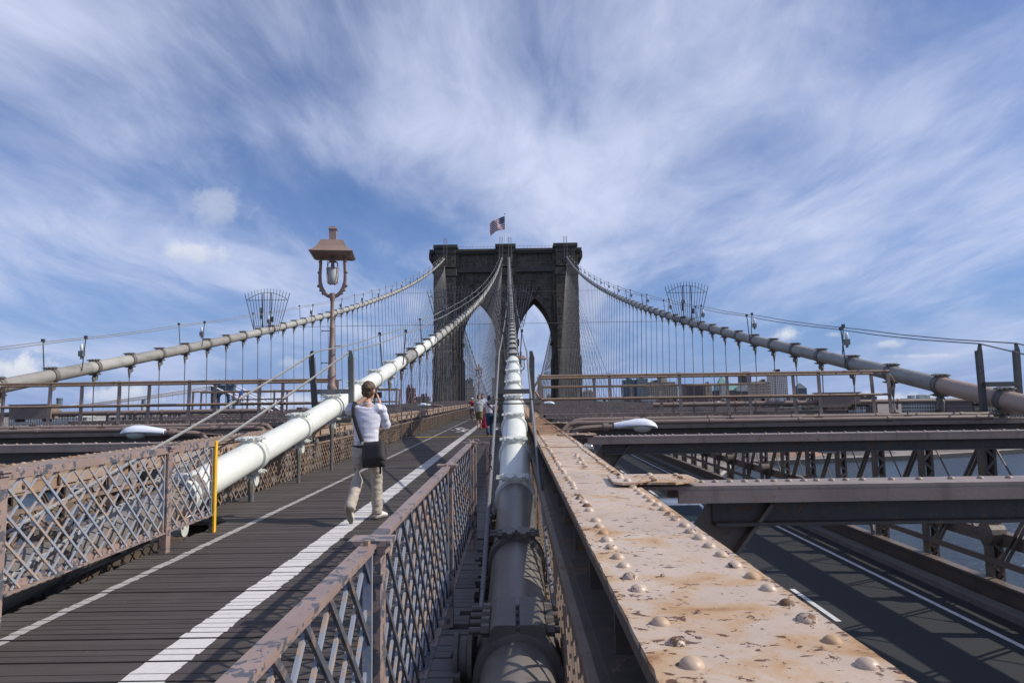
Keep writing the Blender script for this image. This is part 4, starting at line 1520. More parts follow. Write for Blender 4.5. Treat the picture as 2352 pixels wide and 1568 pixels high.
# ------------------------------------------------------------------ pipes and boxes on the beams
for side, f in (('r', lambda x: x), ('l', mir)):
    for (yq, z, r_, xa, xb) in ((14.75, 1.035, 0.052, 1.15, 10.2), (15.6, 1.07, 0.055, 1.35, 10.9)):
        t = thing('conduit_pipe', ('thinner front ' if yq < 15 else 'higher rear ') + ('conduit pipe across the beams behind the large roadway light' if side == 'r' else 'conduit pipe across the beams behind the light near the railing'), 'pipe', P(f(xa), yq, z), group='conduits on the beams')
        mb = MB()
        pts = [P(f(xa - 0.28), yq - 0.12, z - 0.42), P(f(xa - 0.16), yq - 0.06, z - 0.16), P(f(xa), yq, z - 0.02), P(f(xa + 0.2), yq, z), P(f(xb), yq, z)]
        mb.loft(pts, r_, 12)
        wbuild(mb, 'pipe', M_pinkpipe, t, smooth=True)
        xx = xa + 1.1
        while xx < xb:
            mb = MB()
            mb.cyl(P(f(xx), yq, z), P(f(xx) + 0.09, yq, z), r_ * 1.22, seg=12)
            wbuild(mb, 'coupling', M_pinkpipe, t, smooth=True)
            mb = MB()
            mb.box(P(f(xx + 0.45), yq, z + r_ + 0.01), (0.16, 0.05, 0.02))
            mb.box(P(f(xx + 0.45), yq, z + r_ + 0.03), (0.02, 0.02, 0.08))
            wbuild(mb, 'strap', M_tan_dark, t)
            xx += 1.9
    t = thing('junction_box', ('large brown junction box on the beams over the roadway' if side == 'r' else 'large brown junction box on the beams on the lamp side'), 'box', P(f(11.6), 25.0, 1.0))
    cxb = f(11.7) if side == 'r' else f(13.3)
    mb = MB()
    mb.box(P(cxb, 25.0, 1.34), (1.4, 0.6, 0.50))
    wbuild(mb, 'body', M_pinkpipe, t)
    mb = MB()
    mb.box(P(cxb, 25.0, 1.605), (1.48, 0.68, 0.03))
    wbuild(mb, 'lid', M_pinkpipe, t)
    mb = MB()
    for q in (-0.5, 0.5):
        mb.box(P(cxb + q, 25.0, 1.04), (0.08, 0.4, 0.12))
    wbuild(mb, 'foot', M_tan_dark, t)
    for (xa, xb, io) in (((5.0, cxb - 0.72, 'inboard '), (cxb + 0.72, 24.0, 'outboard ')) if side == 'r' else ((-30.0, cxb - 0.72, 'outboard '), (cxb + 0.72, -9.0, 'inboard '))):
        t = thing('service_pipe', io + ('long brown service pipe running out of the junction box over the roadway' if side == 'r' else 'long brown service pipe running out of the junction box on the lamp side'), 'pipe', P(min(xa, xb), 25.0, 1.2), group='service pipes at the junction boxes')
        mb = MB()
        mb.cyl(P(xa, 25.0, 1.26), P(xb, 25.0, 1.26), 0.085, seg=12)
        wbuild(mb, 'pipe', M_pinkpipe, t, smooth=True)
        for q in range(1, 8):
            xx = xa + (xb - xa) * q / 8
            mb = MB()
            mb.cyl(P(xx, 25.0, 1.26), P(xx + 0.08, 25.0, 1.26), 0.102, seg=12)
            mb.box(P(xx, 25.0, 1.08), (0.05, 0.1, 0.22))
            wbuild(mb, 'collar', M_pinkpipe, t)


# ------------------------------------------------------------------ roadway lights (cobra heads)
def cobra(label, base, sx, s=1.0, detail=True):
    t = thing('roadway_light', label, 'light', base)
    B = Vector(base)
    V = lambda x, y, z: B + Vector((sx * x * s, y * s, z * s))
    mb = MB()
    mb.loft([V(-0.02, 0, -0.35), V(0.06, 0, -0.12), V(0.16, 0, 0.0), V(0.30, 0, 0.03), V(0.78, 0, 0.05)], [0.055 * s] * 5, 12)
    wbuild(mb, 'arm', M_pinkpipe, t, smooth=True)
    mb = MB()
    mb.cyl(V(0.66, 0, 0.045), V(0.76, 0, 0.05), 0.075 * s, seg=12)
    mb.cyl(V(0.76, 0, 0.05), V(0.92, 0, 0.055), 0.048 * s, seg=12)
    wbuild(mb, 'collar', M_pinkpipe, t, smooth=True)
    if detail:
        rod('tension_rod', t, V(-0.25, -0.06, 0.0), V(0.62, -0.06, 0.06), 0.012, M_tan, 6)
    mb = MB()
    prof = [(0.86, 0.065, 0.072, 0.055), (0.93, 0.085, 0.08, 0.06), (1.10, 0.115, 0.098, 0.072), (1.28, 0.145, 0.118, 0.085), (1.44, 0.165, 0.122, 0.083), (1.56, 0.155, 0.10, 0.07), (1.64, 0.11, 0.065, 0.05), (1.68, 0.03, 0.02, 0.035)]
    seg = 18
    vs, fs = [], []
    for (x, hw, up_, zc_) in prof:
        for k in range(seg):
            an = 2 * math.pi * k / seg
            cz = math.sin(an)
            z = zc_ + (up_ * cz if cz > 0 else 0.035 * cz)
            vs.append(V(x, hw * math.cos(an), z))
    for i in range(len(prof) - 1):
        for k in range(seg):
            fs.append((i * seg + k, i * seg + (k + 1) % seg, (i + 1) * seg + (k + 1) % seg, (i + 1) * seg + k))
    fs += [tuple(range(seg))[::-1], tuple((len(prof) - 1) * seg + k for k in range(seg))]
    mb.add(vs, fs)
    hd = wbuild(mb, 'head', M_white_lamp, t, smooth=True)
    mb = MB()
    mb.ball(V(1.40, 0, 0.045), (0.19 * s, 0.125 * s, 0.105 * s), 14, 8)
    o = wobj('lens', mb.mesh('lens', M_lens, True), hd, Matrix.Identity(4))
    return t


cobra('large white roadway light on a brown arm beside the rusty chord', P(0.92, 12.0, 1.02), 1, 0.92)
cobra('white roadway light on a brown arm in front of the lattice railing chord', P(-5.42, 12.2, 1.02), -1, 0.95)
cobra('small distant roadway light right beside the fenced tower leg', P(0.95, 52, 1.05), 1, 1.2, False)
cobra('small distant roadway light seen between the suspender ropes', P(-5.4, 52, 1.05), -1, 1.2, False)
cobra('white roadway light mounted on the far side truss before the skyline', P(12.2, 36.5, 1.05), -1, 1.0, False)
cobra('white roadway light mounted on the far side truss below the distant bridge tower', P(mir(12.2), 33, 1.05), 1, 1.0, False)


# ------------------------------------------------------------------ promenade lamps
def lamp(label, x, y, s=1.0, detail=True):
    base = P(x, y, 1.0)
    t = thing('promenade_lamp', label, 'lamp post', base, group='promenade lamps')
    V = lambda a, b, c: base + Vector((a, b, c)) * s
    mb = MB()
    pr = [(0.13, -0.6), (0.13, 0.0), (0.15, 0.05), (0.15, 0.12), (0.10, 0.20), (0.095, 0.55), (0.125, 0.60), (0.10, 0.66), (0.092, 0.84), (0.105, 0.90), (0.118, 0.96), (0.112, 1.02), (0.098, 1.06), (0.106, 1.18), (0.112, 1.27), (0.095, 1.32), (0.105, 1.40), (0.085, 1.46), (0.080, 1.95), (0.088, 1.97), (0.080, 2.0), (0.066, 2.55), (0.074, 2.58), (0.062, 2.61), (0.056, 2.86), (0.066, 2.89), (0.054, 2.92), (0.052, 3.30), (0.062, 3.33), (0.072, 3.40), (0.085, 3.44), (0.07, 3.50), (0.078, 3.54)]
    mb.lathe([(r * s, h * s) for r, h in pr], base, 16)
    pole = wbuild(mb, 'pole', M_brown, t, smooth=True)
    for k, h in enumerate((0.75, 1.15, 1.62, 2.08, 2.5, 2.9)):
        sx = 1 if k % 2 else -1
        r_ = rod('step_peg', t, V(0.05 * sx, -0.02, h), V(0.27 * sx, -0.02, h), 0.013 * s, M_brown, 6)
        mb = MB()
        mb.ball(V(0.27 * sx, -0.02, h), 0.022 * s, 8, 6)
        wbuild(mb, 'peg_knob', M_brown, t)
    for sx in (-1, 1):
        mb = MB()
        pts = [(0.0, 3.44), (0.12, 3.47), (0.23, 3.56), (0.31, 3.70), (0.345, 3.86), (0.35, 4.05), (0.335, 4.35), (0.33, 4.60)]
        rad = [0.055, 0.052, 0.058, 0.06, 0.05, 0.046, 0.044, 0.044]
        mb.loft([V(sx * a, 0, b) for a, b in pts], [(r * s, 0.7 * r * s) for r in rad], 8, up=(0, 1, 0))
        for (a, b, q) in ((0.385, 3.75, 0.045), (0.27, 3.53, 0.035), (0.39, 4.12, 0.035), (0.37, 4.42, 0.03), (0.335, 3.62, 0.035), (0.31, 4.38, 0.028)):
            mb.ball(V(sx * a, 0, b), q * s, 8, 6)
        wbuild(mb, 'bracket', M_brown, t, smooth=True)
    rot = Matrix.Rotation(R(9), 3, 'Z')
    mb = MB()

    def sq(hw, z):
        return [base + (rot @ Vector((a * hw, b * hw, z))) * s for a, b in ((-1, -1), (1, -1), (1, 1), (-1, 1))]
    rings = [sq(0.50, 4.56), sq(0.575, 4.605), sq(0.58, 4.62), sq(0.47, 4.70), sq(0.39, 4.79), sq(0.335, 4.90), sq(0.295, 4.98), sq(0.02, 4.985)]
    vs = [p for r_ in rings for p in r_]
    fs = [(i * 4 + k, i * 4 + (k + 1) % 4, (i + 1) * 4 + (k + 1) % 4, (i + 1) * 4 + k) for i in range(len(rings) - 1) for k in range(4)]
    fs += [(3, 2, 1, 0), tuple(len(vs) - 4 + k for k in range(4))]
    mb.add(vs, fs)
    roof = wbuild(mb, 'roof', M_brown, t)
    mb = MB()
    rings = [sq(0.105, 4.97), sq(0.095, 5.02), sq(0.095, 5.31), sq(0.118, 5.325), sq(0.118, 5.335), sq(0.085, 5.37), sq(0.08, 5.40)]
    vs = [p for r_ in rings for p in r_]
    fs = [(i * 4 + k, i * 4 + (k + 1) % 4, (i + 1) * 4 + (k + 1) % 4, (i + 1) * 4 + k) for i in range(len(rings) - 1) for k in range(4)]
    fs += [(3, 2, 1, 0), tuple(len(vs) - 4 + k for k in range(4))]
    mb.add(vs, fs)
    wbuild(mb, 'chimney', M_brown, t)
    mb = MB()
    mb.lathe([(0.055 * s, 3.79 * s), (0.10 * s, 3.80 * s), (0.135 * s, 3.86 * s), (0.16 * s, 3.98 * s), (0.17 * s, 4.10 * s), (0.168 * s, 4.21 * s)], base, 18)
    wbuild(mb, 'globe', M_globe, t, smooth=True)
    mb = MB()
    mb.lathe([(0.17 * s, 4.205 * s), (0.178 * s, 4.21 * s), (0.178 * s, 4.235 * s), (0.06 * s, 4.245 * s), (0.045 * s, 4.40 * s), (0.10 * s, 4.41 * s), (0.10 * s, 4.44 * s), (0.045 * s, 4.45 * s), (0.045 * s, 4.60 * s)], base, 14)
    wbuild(mb, 'globe_cap', M_brown, t, smooth=True)
    mb = MB()
    for k in range(4):
        a = R(45 + 90 * k + 12)
        for (r1, z1, r2, z2) in ((0.185, 4.40, 0.19, 3.84), (0.19, 3.84, 0.06, 3.78), (0.185, 4.40, 0.09, 4.43)):
            mb.cyl(V(r1 * math.cos(a), r1 * math.sin(a), z1), V(r2 * math.cos(a), r2 * math.sin(a), z2), 0.011 * s, seg=5)
    wbuild(mb, 'cage', M_brown, t)
    return t


lamp('tall brown lamp post with square roof and frosted globe by the white cable', -5.0, 18.6, 1.0)
lamp('distant brown lamp post rising behind the cable beside the right tower arch', 0.62, 70, 0.98)
lamp('distant brown lamp post over the walkers in front of the left tower arch', -4.98, 94, 0.98)


# ------------------------------------------------------------------ dark insulators on the pipes, a rag tied to a rail
M_ins = plain('dark_insulator', (0.03, 0.026, 0.025), 0.3)
for (px, py, d_, n_, lab) in ((1814, 931, 30.0, 9, 'row of dark insulators below the blue pyramid roof'), (1979, 930, 24.6, 10, 'row of dark insulators beside the junction box over the roadway'), (2263, 927, 17.2, 9, 'row of dark insulators below the dark rope posts')):
    c = at_depth(px, py, d_)
    t = thing('insulator_row', lab, 'insulators', c)
    for k in range(n_):
        mb = MB()
        x = (k - n_ / 2) * 0.062
        mb.lathe([(0.02, -0.03), (0.05, -0.022), (0.05, 0.012), (0.02, 0.02)], c + Vector((x, 0, 0)), 10, axis='X')
        wbuild(mb, 'insulator', M_ins, t, smooth=True)
    mb = MB()
    mb.cyl(c + Vector((-0.36, 0, 0)), c + Vector((0.36, 0, 0)), 0.015, seg=6)
    for x in (-0.3, 0.0, 0.3):
        mb.cyl(c + Vector((x, 0, -0.25)), c + Vector((x, 0, 0)), 0.015, seg=6)
    wbuild(mb, 'pin', M_tan_dark, t)
c = at_depth(552, 905, 34.4)
t = thing('tied_rag', 'blue and red rag tied to the farther platform rail below the distant bridge', 'rag', c)
mb = MB()
mb.loft([c + Vector((0.10, 0, 0.22)), c + Vector((0.03, 0, 0.08)), c + Vector((-0.02, 0.02, -0.06))], [(0.05, 0.03), (0.14, 0.05), (0.10, 0.04)], 10)
wbuild(mb, 'blue_cloth', plain('rag_blue', (0.03, 0.10, 0.32), 0.8), t, True)
mb = MB()
mb.loft([c + Vector((0.0, 0, -0.05)), c + Vector((-0.08, 0, -0.2)), c + Vector((-0.12, 0.02, -0.30))], [(0.07, 0.03), (0.06, 0.03), (0.03, 0.02)], 8)
wbuild(mb, 'red_cloth', plain('rag_red', (0.32, 0.03, 0.03), 0.8), t, True)

# ================================================================== stone tower
TX = -2.1
tower = thing('stone_tower', 'dark granite bridge tower with twin pointed arches and a flag on top', 'tower', (TX, TOWER_Y, WATER_Z))
ZD = SLOPE * TOWER_Y
YF = TOWER_Y                     # front of the shafts


def tw(u, y, z):
    return Vector((TX + u, y, ZD + z))


def tbox(mb, u0, u1, y0, y1, z0, z1):
    mb.box(tw((u0 + u1) / 2, (y0 + y1) / 2, (z0 + z1) / 2), (u1 - u0, y1 - y0, z1 - z0))


A_HALF, A_SPR, A_APEX = 4.95, 17.6, 28.8
A_R = (A_HALF ** 2 + (A_APEX - A_SPR) ** 2) / (2 * A_HALF)


def arch_z(d):
    """height of the pointed arch at distance d from its middle"""
    d = abs(d)
    x = (A_R - A_HALF) + d
    return A_SPR + math.sqrt(max(0.0, A_R * A_R - x * x))


for u0, u1 in ((-19.9, -12.85), (-2.95, 2.95), (12.85, 19.9)):
    mb = MB()
    tbox(mb, u0, u1, YF, YF + 14, -46, 41.2)
    e = 0.35
    mb.prism([tw(u0 - e, YF - 0.35, -46), tw(u1 + e, YF - 0.35, -46), tw(u1 + e, YF - 0.35, 12.2), tw(u1, YF - 0.02, 13.2), tw(u0, YF - 0.02, 13.2), tw(u0 - e, YF - 0.35, 12.2)], (0, 14.5, 0))
    wbuild(mb, 'shaft', M_joint, tower)
    mb = MB()
    um = (u0 + u1) / 2
    hw = (u1 - u0) / 2 - 0.85
    for (z0, z1, p) in ((-46, 14.0, 1.5), (14.0, 34.8, 1.15), (37.4, 41.2, 0.9)):
        tbox(mb, um - hw, um + hw, YF - p, YF + 0.2, z0, z1)
        if z0 < 0:
            mb.prism([tw(um - hw, YF - p, z1), tw(um + hw, YF - p, z1), tw(um + hw, YF - p + 0.4, z1 + 0.9), tw(um - hw, YF - p + 0.4, z1 + 0.9)], (0, 0.5, 0))
    wbuild(mb, 'buttress', M_joint, tower)
for s in (-1, 1):
    mb = MB()
    n = 18
    for half in (-1, 1):
        pts = []
        for k in range(n + 1):
            d = A_HALF * (1 - k / n)
            pts.append((half * d, arch_z(d)))
        poly = pts + [(0, 41.2), (half * A_HALF, 41.2)]
        mb.prism([tw(s * 7.9 + u, YF + 0.75, z) for u, z in poly], (0, 12.4, 0))
    wbuild(mb, 'spandrel', M_joint, tower)
    # voussoirs
    for half in (-1, 1):
        nv = 13
        for k in range(nv):
            d0, d1 = A_HALF * (1 - k / nv) ** 0.9, A_HALF * (1 - (k + 1) / nv) ** 0.9
            if k == nv - 1:
                d1 = 0.02
            p0, p1 = Vector((half * d0, arch_z(d0))), Vector((half * d1, arch_z(d1)))
            tdir = (p1 - p0)
            nr = Vector((-tdir.y, tdir.x)).normalized()
            if nr.dot(Vector((half, 0.2))) < 0:
                nr = -nr
            wdv = 1.5
            g = tdir * 0.03
            q0, q1 = p0 + g, p1 - g
            mb = MB()
            mb.prism([tw(s * 7.9 + a.x, YF + 0.62, a.y) for a in (q0, q1, q1 + nr * wdv, q0 + nr * wdv)], (0, 0.5, 0))
            wbuild(mb, 'voussoir', M_stone, tower)
    mb = MB()
    mb.prism([tw(s * 7.9 + u, YF + 0.35, z) for u, z in ((-0.85, 33.0), (0.85, 33.0), (0.85, 31.3), (0, 29.9), (-0.85, 31.3))], (0, 0.5, 0))
    wbuild(mb, 'keystone_shield', M_stone, tower)
    for e in (-1, 1):
        mb = MB()
        tbox(mb, s * 7.9 + e * 4.95 - 0.45, s * 7.9 + e * 4.95 + 0.45, YF + 0.1, YF + 13, 16.6, 17.5)
        wbuild(mb, 'impost', M_cornice, tower)

# blocks: real stones on the faces
blocks = []
rs = random.Random(21)


def face_blocks(u0, u1, y, z0, z1, skip=None):
    z = z0
    row = 0
    while z < z1 - 0.3:
        h = 0.95 if z < 14 else 0.82
        h = min(h, z1 - z)
        u = u0 - (0.9 if row % 2 else 0.0)
        while u < u1:
            L = rs.uniform(1.3, 2.4)
            a, b = max(u, u0), min(u + L, u1)
            if b - a > 0.25:
                m = (a + b) / 2
                if skip is None or not skip(a, b, z, z + h):
                    blocks.append((a + 0.02, b - 0.02, y - rs.uniform(0.05, 0.16), y + 0.05, z + 0.02, z + h - 0.02))
            u += L
        z += h
        row += 1


for u0, u1 in ((-19.9, -12.85), (-2.95, 2.95), (12.85, 19.9)):
    um = (u0 + u1) / 2
    hw = (u1 - u0) / 2 - 0.85
    face_blocks(um - hw, um + hw, YF - 1.5, -6, 14.0)
    face_blocks(um - hw, um + hw, YF - 1.15, 14.95, 34.8)
    face_blocks(um - hw, um + hw, YF - 0.9, 37.4, 41.2)
    for (a, b) in ((u0, um - hw), (um + hw, u1)):
        face_blocks(a, b, YF, 13.3, 41.0)
        face_blocks(a, b, YF - 0.35, -6, 12.2)
for s in (-1, 1):
    def sk(a, b, z0, z1, s=s):
        for q in (a, (a + b) / 2, b):
            d = min(abs(q - s * 7.9), A_HALF - 0.01)
            if z0 < arch_z(d) + 1.55:
                return True
        return abs((a + b) / 2 - s * 7.9) < 1.2 and 29.5 < z0 < 33.2
    face_blocks(s * 7.9 - 4.95, s * 7.9 + 4.95, YF + 0.75, 18.0, 36.0, sk)
    face_blocks(s * 7.9 - 4.95, s * 7.9 + 4.95, YF + 0.75, 37.4, 41.2)
blocks.sort(key=lambda b: -(b[1] - b[0]) * (b[5] - b[4]) * (1 if b[4] > 0 else 0.2))
rest = MB()
for k, (a, b, y0, y1, z0, z1) in enumerate(blocks):
    if k < 300:
        wobj('stone_block', unit('box', M_stone), tower, Matrix.Translation(tw((a + b) / 2, y0, (z0 + z1) / 2)) @ Matrix.Diagonal((b - a, y1 - y0, z1 - z0, 1)))
    else:
        tbox(rest, a, b, y0, y1, z0, z1)
tag(wbuild(rest, 'small_stone_blocks', M_stone, tower), kind='stuff')
# string courses and cornice
mb = MB()
tbox(mb, -20.2, 20.2, YF - 0.25, YF + 14.2, 36.0, 36.7)
tbox(mb, -20.1, 20.1, YF - 0.05, YF + 14.2, 36.72, 37.3)
for um, hw in ((-16.4, 2.9), (0, 2.3), (16.4, 2.9)):
    tbox(mb, um - hw, um + hw, YF - 1.45, YF, 34.9, 36.9)
wbuild(mb, 'string_course', M_cornice, tower)
mb = MB()
tbox(mb, -20.5, 20.5, YF - 0.35, YF + 14.5, 41.2, 41.7)
tbox(mb, -20.9, 20.9, YF - 0.8, YF + 14.9, 41.72, 42.4)
tbox(mb, -21.3, 21.3, YF + 1.5, YF + 12.5, 40.2, 42.0)
wbuild(mb, 'cornice', M_cornice, tower)
for um, hw in ((-16.4, 3.1), (0, 2.6), (16.4, 3.1)):
    mb = MB()
    tbox(mb, um - hw + 0.3, um + hw - 0.3, YF - 1.25, YF + 13, 41.25, 42.6)
    tbox(mb, um - hw - 0.2, um + hw + 0.2, YF - 1.8, YF + 14, 42.62, 43.5)
    wbuild(mb, 'pylon_cap', M_cornice, tower)
# rails and ladders on top
mb = MB()
for q in range(0, 41):
    u = -20 + q
    mb.cyl(tw(u, YF, 42.4), tw(u, YF, 43.2), 0.03, seg=4)
mb.cyl(tw(-20, YF, 43.2), tw(20, YF, 43.2), 0.03, seg=4)
for um in (-16.4, 16.4, -1.2, 1.2):
    for sx in (-0.4, 0.4):
        mb.cyl(tw(um + sx, YF - 1.9, 38.5), tw(um + sx, YF - 1.9, 45.3), 0.05, seg=4)
        mb.cyl(tw(um + sx, YF - 1.2, 43.5), tw(um + sx, YF - 1.2, 45.3), 0.04, seg=4)
    for q in range(16):
        mb.cyl(tw(um - 0.4, YF - 1.9, 38.6 + q * 0.44), tw(um + 0.4, YF - 1.9, 38.6 + q * 0.44), 0.03, seg=4)
wbuild(mb, 'roof_ladder', M_suspender, tower)

# flag
fp = tw(-0.05, YF + 1.0, 43.5)
flag = thing('flag', 'american flag flying from a white pole on the stone tower', 'flag', fp)
topz = 54.3 - fp.z
mb = MB()
mb.cyl(fp, fp + Vector((0, 0, topz)), 0.11, 0.07, seg=8)
wbuild(mb, 'pole', plain('white_pole', (0.75, 0.75, 0.74), 0.4), flag, smooth=True)
mb = MB()
mb.ball(fp + Vector((0, 0, topz + 0.18)), 0.17, 8, 6)
wbuild(mb, 'finial', M_pipe, flag)
NS, NTt = 40, 26


def fpt(s, t):
    """s along the fly, t from top to bottom"""
    x = -4.5 * s * (1 - 0.06 * s)
    z = topz - 0.45 - 3.75 * t * (1 - 0.12 * s) - 2.0 * s ** 1.2 * (1 - 0.42 * t) - 0.9 * s * s * t
    yv = 0.55 * s * math.sin(7.5 * s + 2.2 * t) + 0.2 * math.sin(14 * s - 4 * t) * s
    z += 0.16 * s * math.sin(9 * s + 3 * t)
    return fp + Vector((x, yv, z))


mb = MB()
vs = [fpt(i / NS, j / NTt) for j in range(NTt + 1) for i in range(NS + 1)]
fs, mis = [], []
for j in range(NTt):
    for i in range(NS):
        fs.append((j * (NS + 1) + i, j * (NS + 1) + i + 1, (j + 1) * (NS + 1) + i + 1, (j + 1) * (NS + 1) + i))
        stripe_ = j // 2
        mis.append(2 if (i < 16 and stripe_ < 7) else (0 if stripe_ % 2 == 0 else 1))
mb.add(vs, fs)
mb.mi = mis
fm = [plain('flag_red', (0.36, 0.025, 0.04), 0.7), plain('flag_white', (0.82, 0.80, 0.80), 0.7, var=0.05), plain('flag_blue', (0.022, 0.030, 0.11), 0.7)]
for m_ in fm:
    b_ = [nd for nd in m_.node_tree.nodes if nd.type == 'BSDF_PRINCIPLED'][0]
    b_.inputs['Transmission Weight'].default_value = 0.0
cloth = wbuild(mb, 'cloth', fm, flag, smooth=True)
mb = MB()
for r_ in range(9):
    for c_ in range(6 if r_ % 2 == 0 else 5):
        s_ = (0.033 + (c_ + (0 if r_ % 2 == 0 else 0.5)) * 0.066)
        t_ = 0.045 + r_ * 0.056
        p = fpt(s_, t_) + Vector((0, -0.03, 0))
        pts = [p + Vector((math.sin(a) * r2, 0, math.cos(a) * r2)) for a, r2 in [(math.pi * k / 5, 0.085 if k % 2 == 0 else 0.034) for k in range(10)]]
        mb.add(pts, [tuple(range(10))])
o = wobj('stars', mb.mesh('stars', fm[1]), flag, Matrix.Identity(4))


# ================================================================== far bridge on the left
bm_blue = plain('blue_grey_bridge_steel', (0.055, 0.085, 0.125), 0.6, sc=0.1)
bm_white = plain('white_cable_wrap', (0.80, 0.82, 0.85), 0.5)
bm_susp = plain('pale_hangers', (0.45, 0.48, 0.55), 0.6)
FB_Y = 1000.0
c0 = at_depth(513, 905, FB_Y)
fb = thing('distant_bridge', 'distant blue steel suspension bridge with arched tower and white cables', 'bridge', (c0.x, FB_Y, WATER_Z))


def fpix(px, py, y=FB_Y):
    return at_depth(px, py, y)


ttop = fpix(513, 883).z
W2 = 16.5
mb = MB()
for s in (-1, 1):
    for q in (-1, 1):
        mb.box((c0.x + s * 11.5 + q * 4.4, FB_Y, (ttop + WATER_Z) / 2), (1.6, 8, ttop - WATER_Z))
    z = WATER_Z + 20
    while z < ttop - 15:
        for q in (-1, 1):
            mb.bar((c0.x + s * 11.5 - 4 * q, FB_Y - 3.5, z), (c0.x + s * 11.5 + 4 * q, FB_Y - 3.5, z + 8), 0.8, 0.8)
        mb.box((c0.x + s * 11.5, FB_Y - 3.5, z), (8, 1, 0.9))
        z += 8
wbuild(mb, 'tower_leg', bm_blue, fb)
mb = MB()
mb.box((c0.x, FB_Y, ttop - 6), (2 * W2, 9, 8))
mb.box((c0.x, FB_Y, ttop - 1.3), (2 * W2 + 4, 11, 1.6))
mb.box((c0.x, FB_Y, ttop - 10.6), (2 * W2 - 2, 8.5, 1.6))
pts = []
for k in range(13):
    a = math.pi * k / 12
    pts.append((-6.6 * math.cos(a), -6.6 + 6.6 * math.sin(a)))
for half in (-1, 1):
    poly = [(half * abs(u), z) for u, z in pts[:7]]
    poly = poly + [(0, 3.0), (half * 7.6, 3.0), (half * 7.6, -6.6)]
    mb.prism([(c0.x + u, FB_Y - 4, ttop - 13.5 + z) for u, z in poly], (0, 8, 0))
wbuild(mb, 'portal', bm_blue, fb)
mb = MB()
for u in (-13, -6, 6, 13):
    mb.lathe([(1.8, 0), (2.0, 1.5), (1.1, 3), (2.0, 4.0), (2.2, 5.0), (0.8, 5.6), (1.3, 7.4), (0.3, 8.6)], (c0.x + u, FB_Y, ttop - 0.5), 8)
wbuild(mb, 'finials', bm_blue, fb)
# cables run parallel to the picture, sagging to the left, straight down to the right
cab, hang = MB(), MB()
for k, u in enumerate((-13, -6, 6, 13)):
    yk = FB_Y - 10 + k * 7
    pts = []
    zt = ttop - 1.5
    xe = fpix(-420, 968).x
    xs = c0.x + u
    ze = fpix(-420, 968).z
    for q in range(25):
        f_ = q / 24
        x = xs + (xe - xs) * f_
        z = ze + (zt - ze) * (1 - f_) ** 2.05
        pts.append((x, yk, z))
        if q % 1 == 0 and q > 0 and k in (0, 3):
            for h_ in range(3):
                xx = x + h_ * (xe - xs) / 72
                hang.cyl((xx, yk, ze - 6), (xx, yk, z + 0), 0.14, seg=4, cap=False)
    cab.loft(pts, 1.0, 6)
    pr = fpix(745, 985)
    cab.loft([(xs, yk, zt), (xs + (pr.x - c0.x) * 0.5, yk, zt + (pr.z - zt) * 0.54), (xs + (pr.x - c0.x), yk, pr.z)], 1.0, 6)
wbuild(cab, 'cables', bm_white, fb)
tag(wbuild(hang, 'hangers', bm_susp, fb), kind='stuff')
mb = MB()
zdk = fpix(513, 985).z
mb.box((c0.x - 250, FB_Y, zdk), (1400, 30, 7))
wbuild(mb, 'deck', bm_blue, fb)


# ================================================================== skyline
GZ = gz


def wmat(name, c, r=0.6):
    return plain(name, c, r, sc=0.05, var=0.12)


MWIN = plain('dark_window_glass', (0.05, 0.06, 0.075), 0.12, sc=0.3)
MWINB = plain('blue_window_glass', (0.07, 0.12, 0.15), 0.1, sc=0.1)


